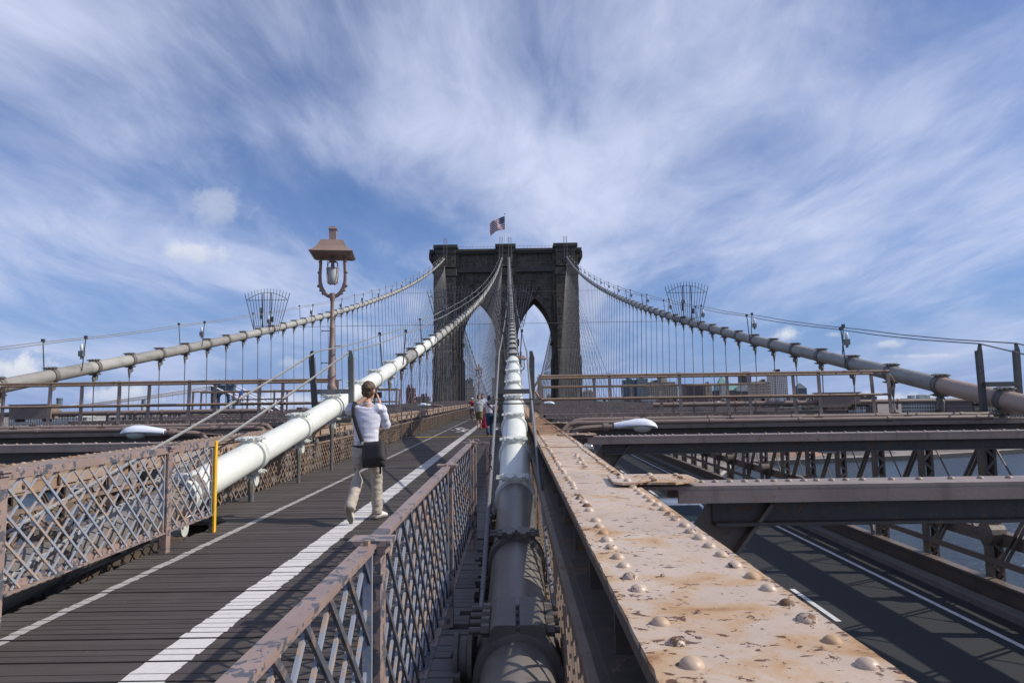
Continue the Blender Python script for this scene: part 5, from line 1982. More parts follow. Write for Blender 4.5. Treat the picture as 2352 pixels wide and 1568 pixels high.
def tower_block(name, label, px0, px1, ptop, depth, wall, win=MWIN, floors=None, bays=None, fill=(0.6, 0.5), roof=None, extra=None, band=False, group=None):
    """building whose front runs between two picture columns at the given distance"""
    a, b = at_depth(px0, ptop, depth), at_depth(px1, ptop, depth)
    x0, x1, zt = a.x, b.x, (a.z + b.z) / 2
    wd = x1 - x0
    dp = max(18.0, wd * 0.7)
    t = thing(name, label, 'building', ((x0 + x1) / 2, depth, GZ), group=group)
    mb = MB()
    mb.box(((x0 + x1) / 2, depth + dp / 2, (zt + GZ) / 2), (wd, dp, zt - GZ))
    mb.box(((x0 + x1) / 2, depth + dp / 2, zt + 0.5), (wd + 1.0, dp + 1.0, 1.0))
    wbuild(mb, 'wall', wall, t)
    fl = floors or max(3, int((zt - GZ) / 3.6))
    by = bays or max(3, int(wd / 4.0))
    mb = MB()
    fw, fh = fill
    fz = (zt - GZ) / fl
    bw = wd / by
    for i in range(fl):
        z = GZ + (i + 0.5) * fz
        if z < -25:
            continue
        if band:
            mb.box(((x0 + x1) / 2, depth - 0.1, z), (wd * 0.96, 0.6, fz * fh))
            continue
        for j in range(by):
            x = x0 + (j + 0.5) * bw
            mb.box((x, depth - 0.1, z), (bw * fw, 0.5, fz * fh))
        nside = max(2, int(dp / bw))
        for j in range(nside):                   # flank that faces the bridge
            xs_ = x0 if x0 > 0 else x1
            mb.box((xs_, depth + (j + 0.5) * dp / nside, z), (0.5, dp / nside * fw, fz * fh))
    tag(wbuild(mb, 'windows', win, t), kind='stuff')
    if roof == 'pyramid':
        mb = MB()
        apex = at_depth((px0 + px1) / 2, extra, depth).z
        cxm = (x0 + x1) / 2
        q = [(x0, depth, zt + 1), (x1, depth, zt + 1), (x1, depth + dp, zt + 1), (x0, depth + dp, zt + 1), (cxm, depth + dp / 2, apex)]
        mb.add(q, [(0, 1, 4), (1, 2, 4), (2, 3, 4), (3, 0, 4), (3, 2, 1, 0)])
        return t, (x0, x1, zt, depth, dp), mb
    # roof plant
    mb = MB()
    rr_ = random.Random(int(px0))
    for k in range(3):
        ww = wd * rr_.uniform(0.1, 0.3)
        cx_ = rr_.uniform(x0 + ww, x1 - ww)
        hh = rr_.uniform(2, 5)
        mb.box((cx_, depth + dp * 0.5, zt + 1 + hh / 2), (ww, dp * 0.4, hh))
    wbuild(mb, 'roof_plant', wall, t)
    return t, (x0, x1, zt, depth, dp), None


C_teal = wmat('teal_glass_wall', (0.085, 0.125, 0.135), 0.3)
C_grey = wmat('pale_grey_wall', (0.34, 0.36, 0.35))
C_beige = wmat('beige_brick', (0.36, 0.31, 0.235))
C_beige2 = wmat('sand_stone', (0.42, 0.36, 0.27))
C_brick = wmat('brown_brick', (0.14, 0.095, 0.085))
C_red = wmat('red_brick', (0.15, 0.07, 0.058))
C_dark = wmat('dark_stone', (0.085, 0.075, 0.072))
C_white = wmat('white_stone', (0.62, 0.59, 0.53))
C_green = wmat('green_copper', (0.17, 0.34, 0.30))
C_blue = wmat('blue_grey_wall', (0.08, 0.11, 0.15))
C_rroof = wmat('red_tile_roof', (0.30, 0.10, 0.065))

tower_block('office_tower', 'teal glass office block with dark window grid behind the rail', 1431, 1463, 873, 1600, C_teal, MWINB, 18, 9, (0.8, 0.45))
tower_block('office_tower', 'pale gridded office block attached to the teal glass one', 1463.5, 1488, 870, 1590, C_grey, MWINB, 18, 9, (0.62, 0.6))
t, g_, _ = tower_block('apartment_slab', 'beige apartment slab with tall blank stair tower', 1492, 1551, 878, 1500, C_beige, MWIN, 18, 11, (0.55, 0.5))
mb = MB()
a, b = at_depth(1512, 864, 1506), at_depth(1531, 864, 1506)
mb.box(((a.x + b.x) / 2, 1512, (a.z + GZ) / 2), (b.x - a.x, 20, a.z - GZ))
wbuild(mb, 'stair_tower', C_beige2, t)
tower_block('office_tower', 'narrow white office block with blue windows', 1551.5, 1557, 891, 1560, C_white, MWINB, 14, 4, (0.7, 0.5))
tower_block('apartment_block', 'dark brown brick apartment block with penthouse', 1570, 1620, 886, 1250, C_brick, MWIN, 14, 14, (0.4, 0.45))
tower_block('apartment_block', 'plain beige gable block beside the dark brown one', 1620.5, 1636, 883, 1260, C_beige2, MWIN, 14, 2, (0.15, 0.4))
# brick building with green copper roof
t, (x0, x1, zt, dp_y, dp), _ = tower_block('mansard_building', 'brown brick building with green copper mansard and pointed turret', 1651, 1725, 897, 1150, C_brick, MWIN, 12, 16, (0.4, 0.5))
mb = MB()
zr2 = at_depth(1690, 883, 1150).z
mb.prism([(x0, dp_y, zt + 1), (x1, dp_y, zt + 1), (x1 - 2, dp_y + 6, zr2), (x0 + 2, dp_y + 6, zr2)], (0, dp - 6, 0))
wbuild(mb, 'mansard_roof', C_green, t)
mb = MB()
g = [at_depth(px, py, 1149) for px, py in ((1692, 898), (1718, 898), (1718, 889), (1712, 885), (1698, 885), (1692, 889))]
mb.prism(g, (0, 5, 0))
wbuild(mb, 'gable', C_grey, t)
mb = MB()
a, b = at_depth(1652, 880, 1148), at_depth(1666, 880, 1148)
hw = (b.x - a.x) / 2
mb.box(((a.x + b.x) / 2, 1148 + hw, (a.z + GZ) / 2), (2 * hw, 2 * hw, a.z - GZ))
tu = wbuild(mb, 'turret', C_grey, t)
mb = MB()
ap = at_depth(1658.5, 861, 1148).z
q = [(a.x - 1, 1147, a.z), (b.x + 1, 1147, a.z), (b.x + 1, 1149 + 2 * hw, a.z), (a.x - 1, 1149 + 2 * hw, a.z), ((a.x + b.x) / 2, 1148 + hw, ap)]
mb.add(q, [(0, 1, 4), (1, 2, 4), (2, 3, 4), (3, 0, 4), (3, 2, 1, 0)])
wbuild(mb, 'spire', C_green, t)
tower_block('office_tower', 'tall dark stone tower behind the green copper roof', 1700, 1725, 858, 1700, C_dark, MWIN, 24, 8, (0.4, 0.5))
tower_block('apartment_block', 'sand coloured ornate block left of the white tower', 1733, 1770, 877, 1300, C_beige2, MWIN, 14, 10, (0.45, 0.5))
tower_block('office_tower', 'white stone tower with rows of dark windows', 1770, 1808, 854, 1400, C_white, MWIN, 22, 9, (0.45, 0.6))
t, (x0, x1, zt, yy_, dp), mb = tower_block('office_tower', 'blue grey tower with pyramid roof', 1829, 1853, 892, 1900, C_blue, MWINB, 20, 6, (0.7, 0.4), 'pyramid', 878)
wbuild(mb, 'pyramid_roof', C_blue, t)
t, (x0, x1, zt, yy_, dp), mb = tower_block('brick_house', 'brown brick house block with red hipped roof', 1822, 1879, 913, 900, C_brick, MWIN, 11, 12, (0.4, 0.5), 'pyramid', 904)
wbuild(mb, 'hipped_roof', C_rroof, t)
tower_block('brick_house', 'dark brownstone block with roof tanks right of the red roof', 1967, 2014, 912, 850, C_dark, MWIN, 11, 9, (0.4, 0.5))
tower_block('apartment_block', 'pale grey block with dark windows near the outer cable', 2092, 2150, 916, 800, C_grey, MWIN, 10, 10, (0.5, 0.5))
tower_block('apartment_block', 'grey brown low block under the outer cable clamps', 2174, 2240, 924, 780, C_brick, MWIN, 9, 12, (0.45, 0.5))
tower_block('apartment_block', 'low beige block close to the right edge of the skyline', 2250, 2352, 930, 800, C_beige, MWIN, 9, 16, (0.45, 0.5))
tower_block('apartment_block', 'small grey block peeping out right of the tower leg', 1340, 1364, 900, 1300, C_beige, MWIN, 12, 6, (0.5, 0.5))
tower_block('apartment_block', 'tiny pale block seen through the right arch', 1256, 1273, 909, 1500, C_beige2, MWIN, 10, 5, (0.5, 0.5))
tower_block('apartment_block', 'low brick block seen at the foot of the right arch', 1228, 1250, 915, 1200, C_red, MWIN, 9, 6, (0.4, 0.5))
tower_block('office_tower', 'blue office tower seen through the left arch', 1068, 1086, 873, 1500, C_blue, MWINB, 20, 6, (0.7, 0.5))
tower_block('apartment_block', 'beige apartment tower seen through the left arch', 1073, 1090, 889, 1200, C_beige, MWIN, 16, 6, (0.5, 0.5))
tower_block('apartment_block', 'dark block at the foot of the left arch', 1056, 1072, 892, 1350, C_dark, MWIN, 14, 5, (0.5, 0.5))
tower_block('office_tower', 'grey office tower behind the inner cable and lamp', 1130, 1146, 868, 1500, C_grey, MWIN, 22, 5, (0.5, 0.5))
tower_block('brick_house', 'red brick block left of the tower leg behind the suspenders', 932, 951, 893, 900, C_red, MWIN, 12, 6, (0.4, 0.45))
tower_block('brick_house', 'low brown block just left of the stone tower', 955, 985, 912, 950, C_brick, MWIN, 9, 8, (0.4, 0.45))
tower_block('warehouse', 'long low warehouse roof line below the distant bridge', 560, 700, 944, 1100, C_brick, MWIN, 8, 30, (0.4, 0.45))
tower_block('warehouse', 'long low brown warehouse left of the distant bridge tower', 250, 420, 958, 1150, C_dark, MWIN, 7, 34, (0.4, 0.45))
tower_block('warehouse', 'low grey waterfront shed beyond the left truss', 20, 200, 960, 1200, C_grey, MWIN, 7, 34, (0.4, 0.45))
# a long irregular row of low houses fills the waterfront
rw = random.Random(31)
px = 1385
while px < 1960:
    wpx = rw.uniform(16, 40)
    ci = rw.randrange(5)
    tower_block('waterfront_house', 'low %s waterfront house in the row behind the work platform' % ('brown brick', 'red brick', 'beige', 'dark stone', 'pale grey')[ci], px, px + wpx, rw.uniform(918, 927), rw.uniform(700, 780),
                (C_brick, C_red, C_beige, C_dark, C_grey)[ci], MWIN, 8, max(3, int(wpx / 4)), (0.4, 0.5), group='low waterfront houses')
    px += wpx + rw.uniform(0, 10)
for (px, w_, lab) in ((137, 12, 'dark chimney stack beside the junction box'), (330, 9, 'dark chimney stack between the left rail posts')):
    a, b = at_depth(px - w_ / 2, 914, 1250), at_depth(px + w_ / 2, 914, 1250)
    t = thing('chimney_stack', lab, 'chimney', ((a.x + b.x) / 2, 1250, GZ))
    mb = MB()
    r_ = (b.x - a.x) / 2
    mb.lathe([(r_ * 1.1, GZ), (r_, a.z - 4), (r_ * 1.12, a.z - 3), (r_ * 1.12, a.z), (r_ * 0.8, a.z + 0.2)], ((a.x + b.x) / 2, 1250, 0), 12)
    wbuild(mb, 'shaft', C_blue, t)
    mb = MB()
    mb.lathe([(r_ * 1.08, a.z - 22), (r_ * 1.1, a.z - 14)], ((a.x + b.x) / 2, 1250, 0), 12)
    wbuild(mb, 'pale_band', C_grey, t)
# building site on the shore: spoil heaps, sheds, wood
M_spoil = plain('spoil_heap_earth', (0.10, 0.095, 0.10), 0.9, sc=0.1)
M_spoil2 = plain('red_earth', (0.28, 0.17, 0.125), 0.9, sc=0.1)
for (x, y, r_, h_, m_, lab) in ((262, 540, 22, 8, M_spoil, 'dark spoil heap on the shore behind the truss posts'), (210, 520, 15, 5, M_spoil2, 'reddish earth heap on the shore'),
                                (345, 585, 26, 6, M_spoil2, 'long reddish heap on the shore near the quay'), (165, 505, 14, 5, M_spoil, 'grey spoil heap on the shore nearest the tower')):
    t = thing('spoil_heap', lab, 'heap', (x, y, GZ))
    mb = MB()
    vs, fs = [(x, y, GZ + h_)], []
    sg = 26
    rings = [(0.3, 0.86), (0.6, 0.5), (0.85, 0.18), (1.0, 0.0)]
    for (q, zf) in rings:
        for k in range(sg):
            an = 2 * math.pi * k / sg
            j = 1 + 0.22 * mnoise.noise(Vector((math.cos(an) * 2 + x, math.sin(an) * 2, q * 3)))
            vs.append((x + math.cos(an) * r_ * q * j * 1.5, y + math.sin(an) * r_ * q * j, GZ + h_ * zf * (0.85 + 0.3 * j - 0.15) - (0.3 if zf == 0 else 0)))
    for k in range(sg):
        fs.append((0, 1 + k, 1 + (k + 1) % sg))
    for i in range(len(rings) - 1):
        for k in range(sg):
            a_ = 1 + i * sg
            fs.append((a_ + k, a_ + sg + k, a_ + sg + (k + 1) % sg, a_ + (k + 1) % sg))
    mb.add(vs, fs)
    wbuild(mb, 'heap', m_, t, smooth=True)
for k, (x, y, lx, ly, h_, m_) in enumerate(((210, 700, 40, 22, 9, C_grey), (300, 760, 60, 25, 10, C_beige), (420, 800, 50, 25, 9, C_grey), (560, 900, 70, 30, 11, C_brick), (140, 540, 26, 14, 6, C_white))):
    t = thing('site_shed', 'low site shed on the building ground by the river', 'shed', (x, y, GZ), group='site sheds')
    mb = MB()
    mb.box((x, y, GZ + h_ / 2), (lx, ly, h_))
    wbuild(mb, 'wall', m_, t)
    mb = MB()
    mb.prism([(x - lx / 2 - 1, y - ly / 2 - 1, GZ + h_), (x + lx / 2 + 1, y - ly / 2 - 1, GZ + h_), (x + lx / 2 + 1, y, GZ + h_ + 3), (x - lx / 2 - 1, y, GZ + h_ + 3)], (0, 0.4, 0.1))
    mb.prism([(x - lx / 2 - 1, y + ly / 2 + 1, GZ + h_), (x + lx / 2 + 1, y + ly / 2 + 1, GZ + h_), (x + lx / 2 + 1, y, GZ + h_ + 3), (x - lx / 2 - 1, y, GZ + h_ + 3)], (0, 0.4, 0.1))
    wbuild(mb, 'roof', C_white, t)
# trees along the far shore
M_leaf = plain('dark_tree_foliage', (0.045, 0.075, 0.03), 0.8, sc=0.4, var=0.4)
M_trunk = plain('tree_bark', (0.08, 0.06, 0.045), 0.9)
proto = None
rt = random.Random(8)
crown = MB()
for k in range(420):
    v = Vector((rt.gauss(0, 1), rt.gauss(0, 1), rt.gauss(0, 1))).normalized() * rt.random() ** 0.4
    c = Vector((v.x * 4.5, v.y * 4.5, 8 + v.z * 4.0 + 0.6 * math.sin(3 * v.x)))
    s_ = rt.uniform(0.4, 0.8)
    e1 = Vector((rt.gauss(0, 1), rt.gauss(0, 1), rt.gauss(0, 1))).normalized()
    e2 = e1.orthogonal().normalized()
    crown.add([c - e1 * s_, c + e2 * s_ * 0.7, c + e1 * s_, c - e2 * s_ * 0.7], [(0, 1, 2, 3)])
crown = crown.mesh('crown', M_leaf)
trunk = MB()
trunk.loft([(0, 0, 0), (0.1, 0, 3), (0, 0.1, 7)], [0.45, 0.3, 0.12], 7)
for k in range(5):
    a = k * 1.26
    trunk.loft([(0, 0, 3.5 + 0.4 * k), (math.cos(a) * 2.6, math.sin(a) * 2.6, 6.5 + 0.4 * k)], [0.16, 0.05], 5)
trunk = trunk.mesh('trunk', M_trunk)
for k in range(12):
    x = rt.uniform(150, 420)
    y = 560 + (x - 150) * 0.35 + rt.uniform(20, 80)
    t = thing('shore_tree', 'dark green shore tree in the belt behind the building ground', 'tree', (x, y, GZ), group='shore trees')
    s_ = rt.uniform(0.8, 1.4)
    o = obj('crown', crown, t, Matrix.Rotation(rt.uniform(0, 6), 4, 'Z') @ Matrix.Scale(s_, 4))
    obj('trunk', trunk, t, Matrix.Scale(s_, 4))

# ================================================================== cars
M_glass_car = plain('car_glass', (0.02, 0.035, 0.04), 0.05, var=0.05)
M_tyre = plain('tyre_rubber', (0.02, 0.02, 0.02), 0.8)
M_rim = plain('wheel_rim', (0.35, 0.35, 0.36), 0.35, 0.8)
M_tail = plain('tail_light_red', (0.35, 0.02, 0.02), 0.25)
M_plate = plain('number_plate', (0.6, 0.6, 0.58), 0.5)
M_blackplastic = plain('black_plastic', (0.02, 0.02, 0.022), 0.5)


def car(label, x, y, paint, rz=0.0):
    t = thing('car', label, 'car', P(x, y, ROAD_Z + 0.008), rz)
    secs = [(0.0, 0.70, 0.42, 0.70), (0.06, 0.80, 0.34, 0.84), (0.22, 0.86, 0.28, 0.93), (0.9, 0.90, 0.24, 0.96), (2.2, 0.91, 0.22, 0.95), (3.3, 0.90, 0.23, 0.93), (4.1, 0.87, 0.25, 0.82), (4.42, 0.80, 0.30, 0.70), (4.52, 0.66, 0.40, 0.58)]
    mb = MB()
    vs, fs = [], []
    K = 10
    for (yy_, wv, zb, zt) in secs:
        pr = [(-0.82, zb), (-0.98, zb + 0.10), (-1.0, zb + 0.30), (-0.97, zt - 0.12), (-0.86, zt), (0.86, zt), (0.97, zt - 0.12), (1.0, zb + 0.30), (0.98, zb + 0.10), (0.82, zb)]
        vs += [(a * wv, yy_, b) for a, b in pr]
    for i in range(len(secs) - 1):
        for k in range(K):
            fs.append((i * K + k, i * K + (k + 1) % K, (i + 1) * K + (k + 1) % K, (i + 1) * K + k))
    fs += [tuple(range(K))[::-1], tuple((len(secs) - 1) * K + k for k in range(K))]
    mb.add(vs, fs)
    obj('body', mb.mesh('body', paint, True), t)
    cab = [(0.42, 0.80, 0.93, 0.74, 0.95), (0.75, 0.82, 0.93, 0.665, 1.22), (1.05, 0.83, 0.93, 0.62, 1.385), (1.6, 0.84, 0.93, 0.61, 1.435), (2.2, 0.84, 0.93, 0.61, 1.42), (2.6, 0.84, 0.93, 0.63, 1.33), (3.35, 0.82, 0.92, 0.76, 0.94)]
    mb = MB()
    vs, fs = [], []
    K = 6
    for (yy_, wb, zb, wt, zt) in cab:
        vs += [(-wb, yy_, zb - 0.03), (-wt, yy_, zt - 0.035), (-wt * 0.86, yy_, zt), (wt * 0.86, yy_, zt), (wt, yy_, zt - 0.035), (wb, yy_, zb - 0.03)]
    for i in range(len(cab) - 1):
        for k in range(K):
            fs.append((i * K + k, i * K + (k + 1) % K, (i + 1) * K + (k + 1) % K, (i + 1) * K + k))
    fs += [tuple(range(K))[::-1], tuple((len(cab) - 1) * K + k for k in range(K))]
    mb.add(vs, fs)
    obj('cabin', mb.mesh('cabin', paint, True), t)

    def pane(name, pts, off):
        m_ = MB()
        m_.prism([Vector(p) for p in pts], Vector(off))
        obj(name, m_.mesh(name, M_glass_car, True), t)
    pane('rear_window', [(-0.62, 0.455, 0.985), (0.62, 0.455, 0.985), (0.55, 0.76, 1.235), (0.50, 0.99, 1.362), (-0.50, 0.99, 1.362), (-0.55, 0.76, 1.235)], (0, -0.012, 0.012))
    pane('windscreen', [(-0.60, 3.28, 0.99), (0.60, 3.28, 0.99), (0.52, 2.66, 1.325), (-0.52, 2.66, 1.325)], (0, 0.012, 0.012))
    for s in (-1, 1):
        pane('side_window', [(s * 0.80, 0.98, 1.0), (s * 0.665, 1.12, 1.34), (s * 0.65, 1.62, 1.375), (s * 0.80, 1.66, 1.0)], (s * 0.008, 0, 0.004))
        pane('side_window', [(s * 0.80, 1.74, 1.0), (s * 0.65, 1.70, 1.375), (s * 0.66, 2.30, 1.35), (s * 0.79, 2.98, 1.0)], (s * 0.008, 0, 0.004))
        for yy_ in (0.85, 3.62):
            m_ = MB()
            m_.lathe([(0.20, -0.10), (0.30, -0.105), (0.325, -0.08), (0.325, 0.08), (0.30, 0.105), (0.20, 0.10)], (s * 0.80, yy_, 0.318), 20, axis='X')
            wh = obj('wheel', m_.mesh('wheel', M_tyre, True), t)
            m_ = MB()
            m_.lathe([(0.05, -0.108), (0.20, -0.10), (0.21, 0.10), (0.05, 0.108)], (s * 0.80, yy_, 0.318), 16, axis='X')
            obj('rim', m_.mesh('rim', M_rim, True), wh)
        m_ = MB()
        m_.prism([(s * 0.52, 0.045, 0.70), (s * 0.815, 0.12, 0.69), (s * 0.825, 0.12, 0.83), (s * 0.56, 0.085, 0.85)], (0, -0.03, 0))
        obj('tail_light', m_.mesh('tail_light', M_tail), t)
        m_ = MB()
        m_.ball((s * 0.98, 2.75, 0.98), (0.09, 0.07, 0.07), 10, 6)
        obj('side_mirror', m_.mesh('side_mirror', paint, True), t)
    m_ = MB()
    m_.box((0, 0.02, 0.72), (0.34, 0.05, 0.14))
    obj('number_plate', m_.mesh('number_plate', M_plate), t)
    m_ = MB()
    m_.prism([(-0.78, 0.02, 0.36), (0.78, 0.02, 0.36), (0.80, 0.0, 0.56), (-0.80, 0.0, 0.56)], (0, -0.05, 0))
    obj('rear_bumper', m_.mesh('rear_bumper', paint), t)
    m_ = MB()
    m_.prism([(0, 1.12, 1.40), (0, 1.24, 1.41), (0, 1.13, 1.50)], (0.012, 0, 0))
    obj('roof_antenna', m_.mesh('roof_antenna', M_blackplastic), t)
    return t


paint = lambda n, c: plain(n, c, 0.22, 0.45, var=0.03)
car('silver blue car on the roadway directly below the near cross beam', 5.05, 20.2, paint('silver_blue_paint', (0.30, 0.35, 0.43)))
car('silver saloon farther along the roadway behind the rusty chord', 5.35, 55.0, paint('silver_paint', (0.42, 0.42, 0.42)))
car('dark red car far along the roadway near the pipes', 5.6, 104.0, paint('dark_red_paint', (0.10, 0.015, 0.015)))
car('dark purple car on the roadway behind the lattice railing', mir(7.2), 15.5, paint('dark_purple_paint', (0.05, 0.03, 0.05)), math.pi)
car('dark car farther along the roadway on the lamp side', mir(5.0), 60, paint('charcoal_paint', (0.04, 0.042, 0.046)), math.pi)

# ------------------------------------------------------------------ standpipe and notice on the side truss
t = thing('standpipe', 'brown standpipe elbow with capped end on the side truss', 'pipe', P(10.45, 20.9, -2.9))
mb = MB()
mb.loft([P(10.0, 20.9, -2.22), P(10.4, 20.9, -2.22), P(10.54, 20.9, -2.26), P(10.62, 20.9, -2.38), P(10.63, 20.9, -2.62)], 0.06, 12)
wbuild(mb, 'elbow', M_tan, t, smooth=True)
mb = MB()
mb.cyl(P(9.96, 20.9, -2.22), P(10.14, 20.9, -2.22), 0.085, seg=12)
wbuild(mb, 'cap', M_tan_dark, t, smooth=True)

PENDING = []          # objects whose modifiers are evaluated in one pass
NP = P(10.36, 23.0, -0.25)
sg = thing('notice_sign', 'small grey notice board with black capital letters on the side truss', 'sign', NP)
mb = MB()
mb.box(NP, (0.62, 0.02, 0.26))
wbuild(mb, 'board', plain('notice_board_paint', (0.42, 0.40, 0.42), 0.6), sg)
fc = bpy.data.curves.new('lettering', 'FONT')
fc.body = 'FD. USE ONLY'
fc.size = 0.085
fc.align_x = 'CENTER'
fc.extrude = 0.002
fo = bpy.data.objects.new('lettering', fc)
COL.objects.link(fo)
fo.parent = sg
fo.matrix_basis = Matrix.Translation((0, -0.013, -0.075)) @ Matrix.Rotation(R(90), 4, 'X')
fc.materials.append(M_blackplastic)
PENDING.append((fo, None, M_blackplastic))


# ================================================================== people
def skin_mat(n, c):
    return plain(n, c, 0.55, var=0.06, sc=20)


M_skin = skin_mat('light_skin', (0.50, 0.29, 0.20))
M_skin2 = skin_mat('tan_skin', (0.36, 0.20, 0.13))


def cloth_mat(n, c, rough=0.85, var=0.12, sc=14):
    return plain(n, c, rough, var=var, sc=sc, bump=0.15)


def hair_mat(n, c):
    def b(nt, pos):
        g = nt.noise(nt.scale(pos, (160, 160, 28)), 1.0, 4, 0.6, 0.4)
        return {'Base Color': nt.mix(g, tuple(x * 0.35 for x in c), tuple(x * 1.6 for x in c)), 'Roughness': 0.5, 'Bump': (g, 0.6, 0.01)}
    return material(n, b)


M_hair_brown = hair_mat('brown_hair', (0.10, 0.055, 0.028))
M_hair_dark = hair_mat('dark_hair', (0.018, 0.014, 0.012))


def _check(nt, pos):
    sep_ = nt.n('ShaderNodeSeparateXYZ', {0: nt.n('ShaderNodeTexCoord', out=3)}, out=None)
    def line(s_):
        fr = nt.m('FRACT', nt.m('MULTIPLY', s_, 52.0))
        return nt.step(nt.m('ABSOLUTE', nt.m('SUBTRACT', fr, 0.5)), 0.16, 0.30, 1.0, 0.0)
    k = nt.m('MAXIMUM', line(sep_.outputs[0]), line(sep_.outputs[2]))
    n2 = nt.noise(pos, 9, 3)
    c = nt.mix(nt.m('MULTIPLY', k, 0.55), (0.74, 0.73, 0.77), (0.46, 0.47, 0.60))
    return {'Base Color': c, 'Roughness': 0.85, 'Bump': (n2, 0.2, 0.01)}


M_check = material('white_checked_shirt', _check)


def queue(name, mb, mat, parent, vox, fold=None, smooth_it=6):
    me = bpy.data.meshes.new(name)
    me.from_pydata(mb.v, [], mb.f)
    bm = bmesh.new()
    bm.from_mesh(me)
    bmesh.ops.recalc_face_normals(bm, faces=bm.faces)
    bm.to_mesh(me)
    bm.free()
    o = obj(name, me, parent)
    r = o.modifiers.new('remesh', 'REMESH')
    r.mode = 'VOXEL'
    r.voxel_size = vox
    r.use_smooth_shade = True
    s_ = o.modifiers.new('smooth', 'SMOOTH')
    s_.factor = 0.5
    s_.iterations = smooth_it
    PENDING.append((o, fold, mat))
    return o


def hand(mb, w_, d, nrm, k=1.0, curl=0.7):
    """palm and five bent fingers; w_ wrist, d direction of the hand, nrm palm normal"""
    w_, d, nrm = Vector(w_), Vector(d).normalized(), Vector(nrm).normalized()
    s_ = d.cross(nrm).normalized()
    mb.loft([w_, w_ + d * 0.05 * k, w_ + d * 0.09 * k], [(0.028 * k, 0.020 * k), (0.040 * k, 0.016 * k), (0.038 * k, 0.014 * k)], 10, up=nrm)
    for q, L in ((-0.030, 0.062), (-0.010, 0.076), (0.011, 0.072), (0.030, 0.056)):
        a = w_ + d * 0.085 * k + s_ * q * k
        b = a + (d * math.cos(curl * 0.5) + nrm * math.sin(curl * 0.5)) * L * 0.5 * k
        c = b + (d * math.cos(curl * 1.7) + nrm * math.sin(curl * 1.7)) * L * 0.5 * k
        mb.loft([a, b, c], [0.0095 * k, 0.009 * k, 0.0075 * k], 8)
    a = w_ + d * 0.025 * k - s_ * 0.028 * k
    b = a + (d * 0.6 - s_ * 0.7 + nrm * 0.3).normalized() * 0.04 * k
    c = b + (d * 0.9 + nrm * 0.4).normalized() * 0.032 * k
    mb.loft([a, b, c], [0.012 * k, 0.011 * k, 0.009 * k], 8)


def folds(amp, sc, seed):
    def f(co, no):
        v = mnoise.noise(Vector((co.x * sc[0] + seed, co.y * sc[1], co.z * sc[2])))
        v2 = mnoise.noise(Vector((co.x * sc[0] * 2.3, co.y * sc[1] * 2.3 + seed, co.z * sc[2] * 2.1)))
        return no * (amp * (1 - 2 * abs(v)) * 0.8 + amp * 0.5 * v2)
    return f


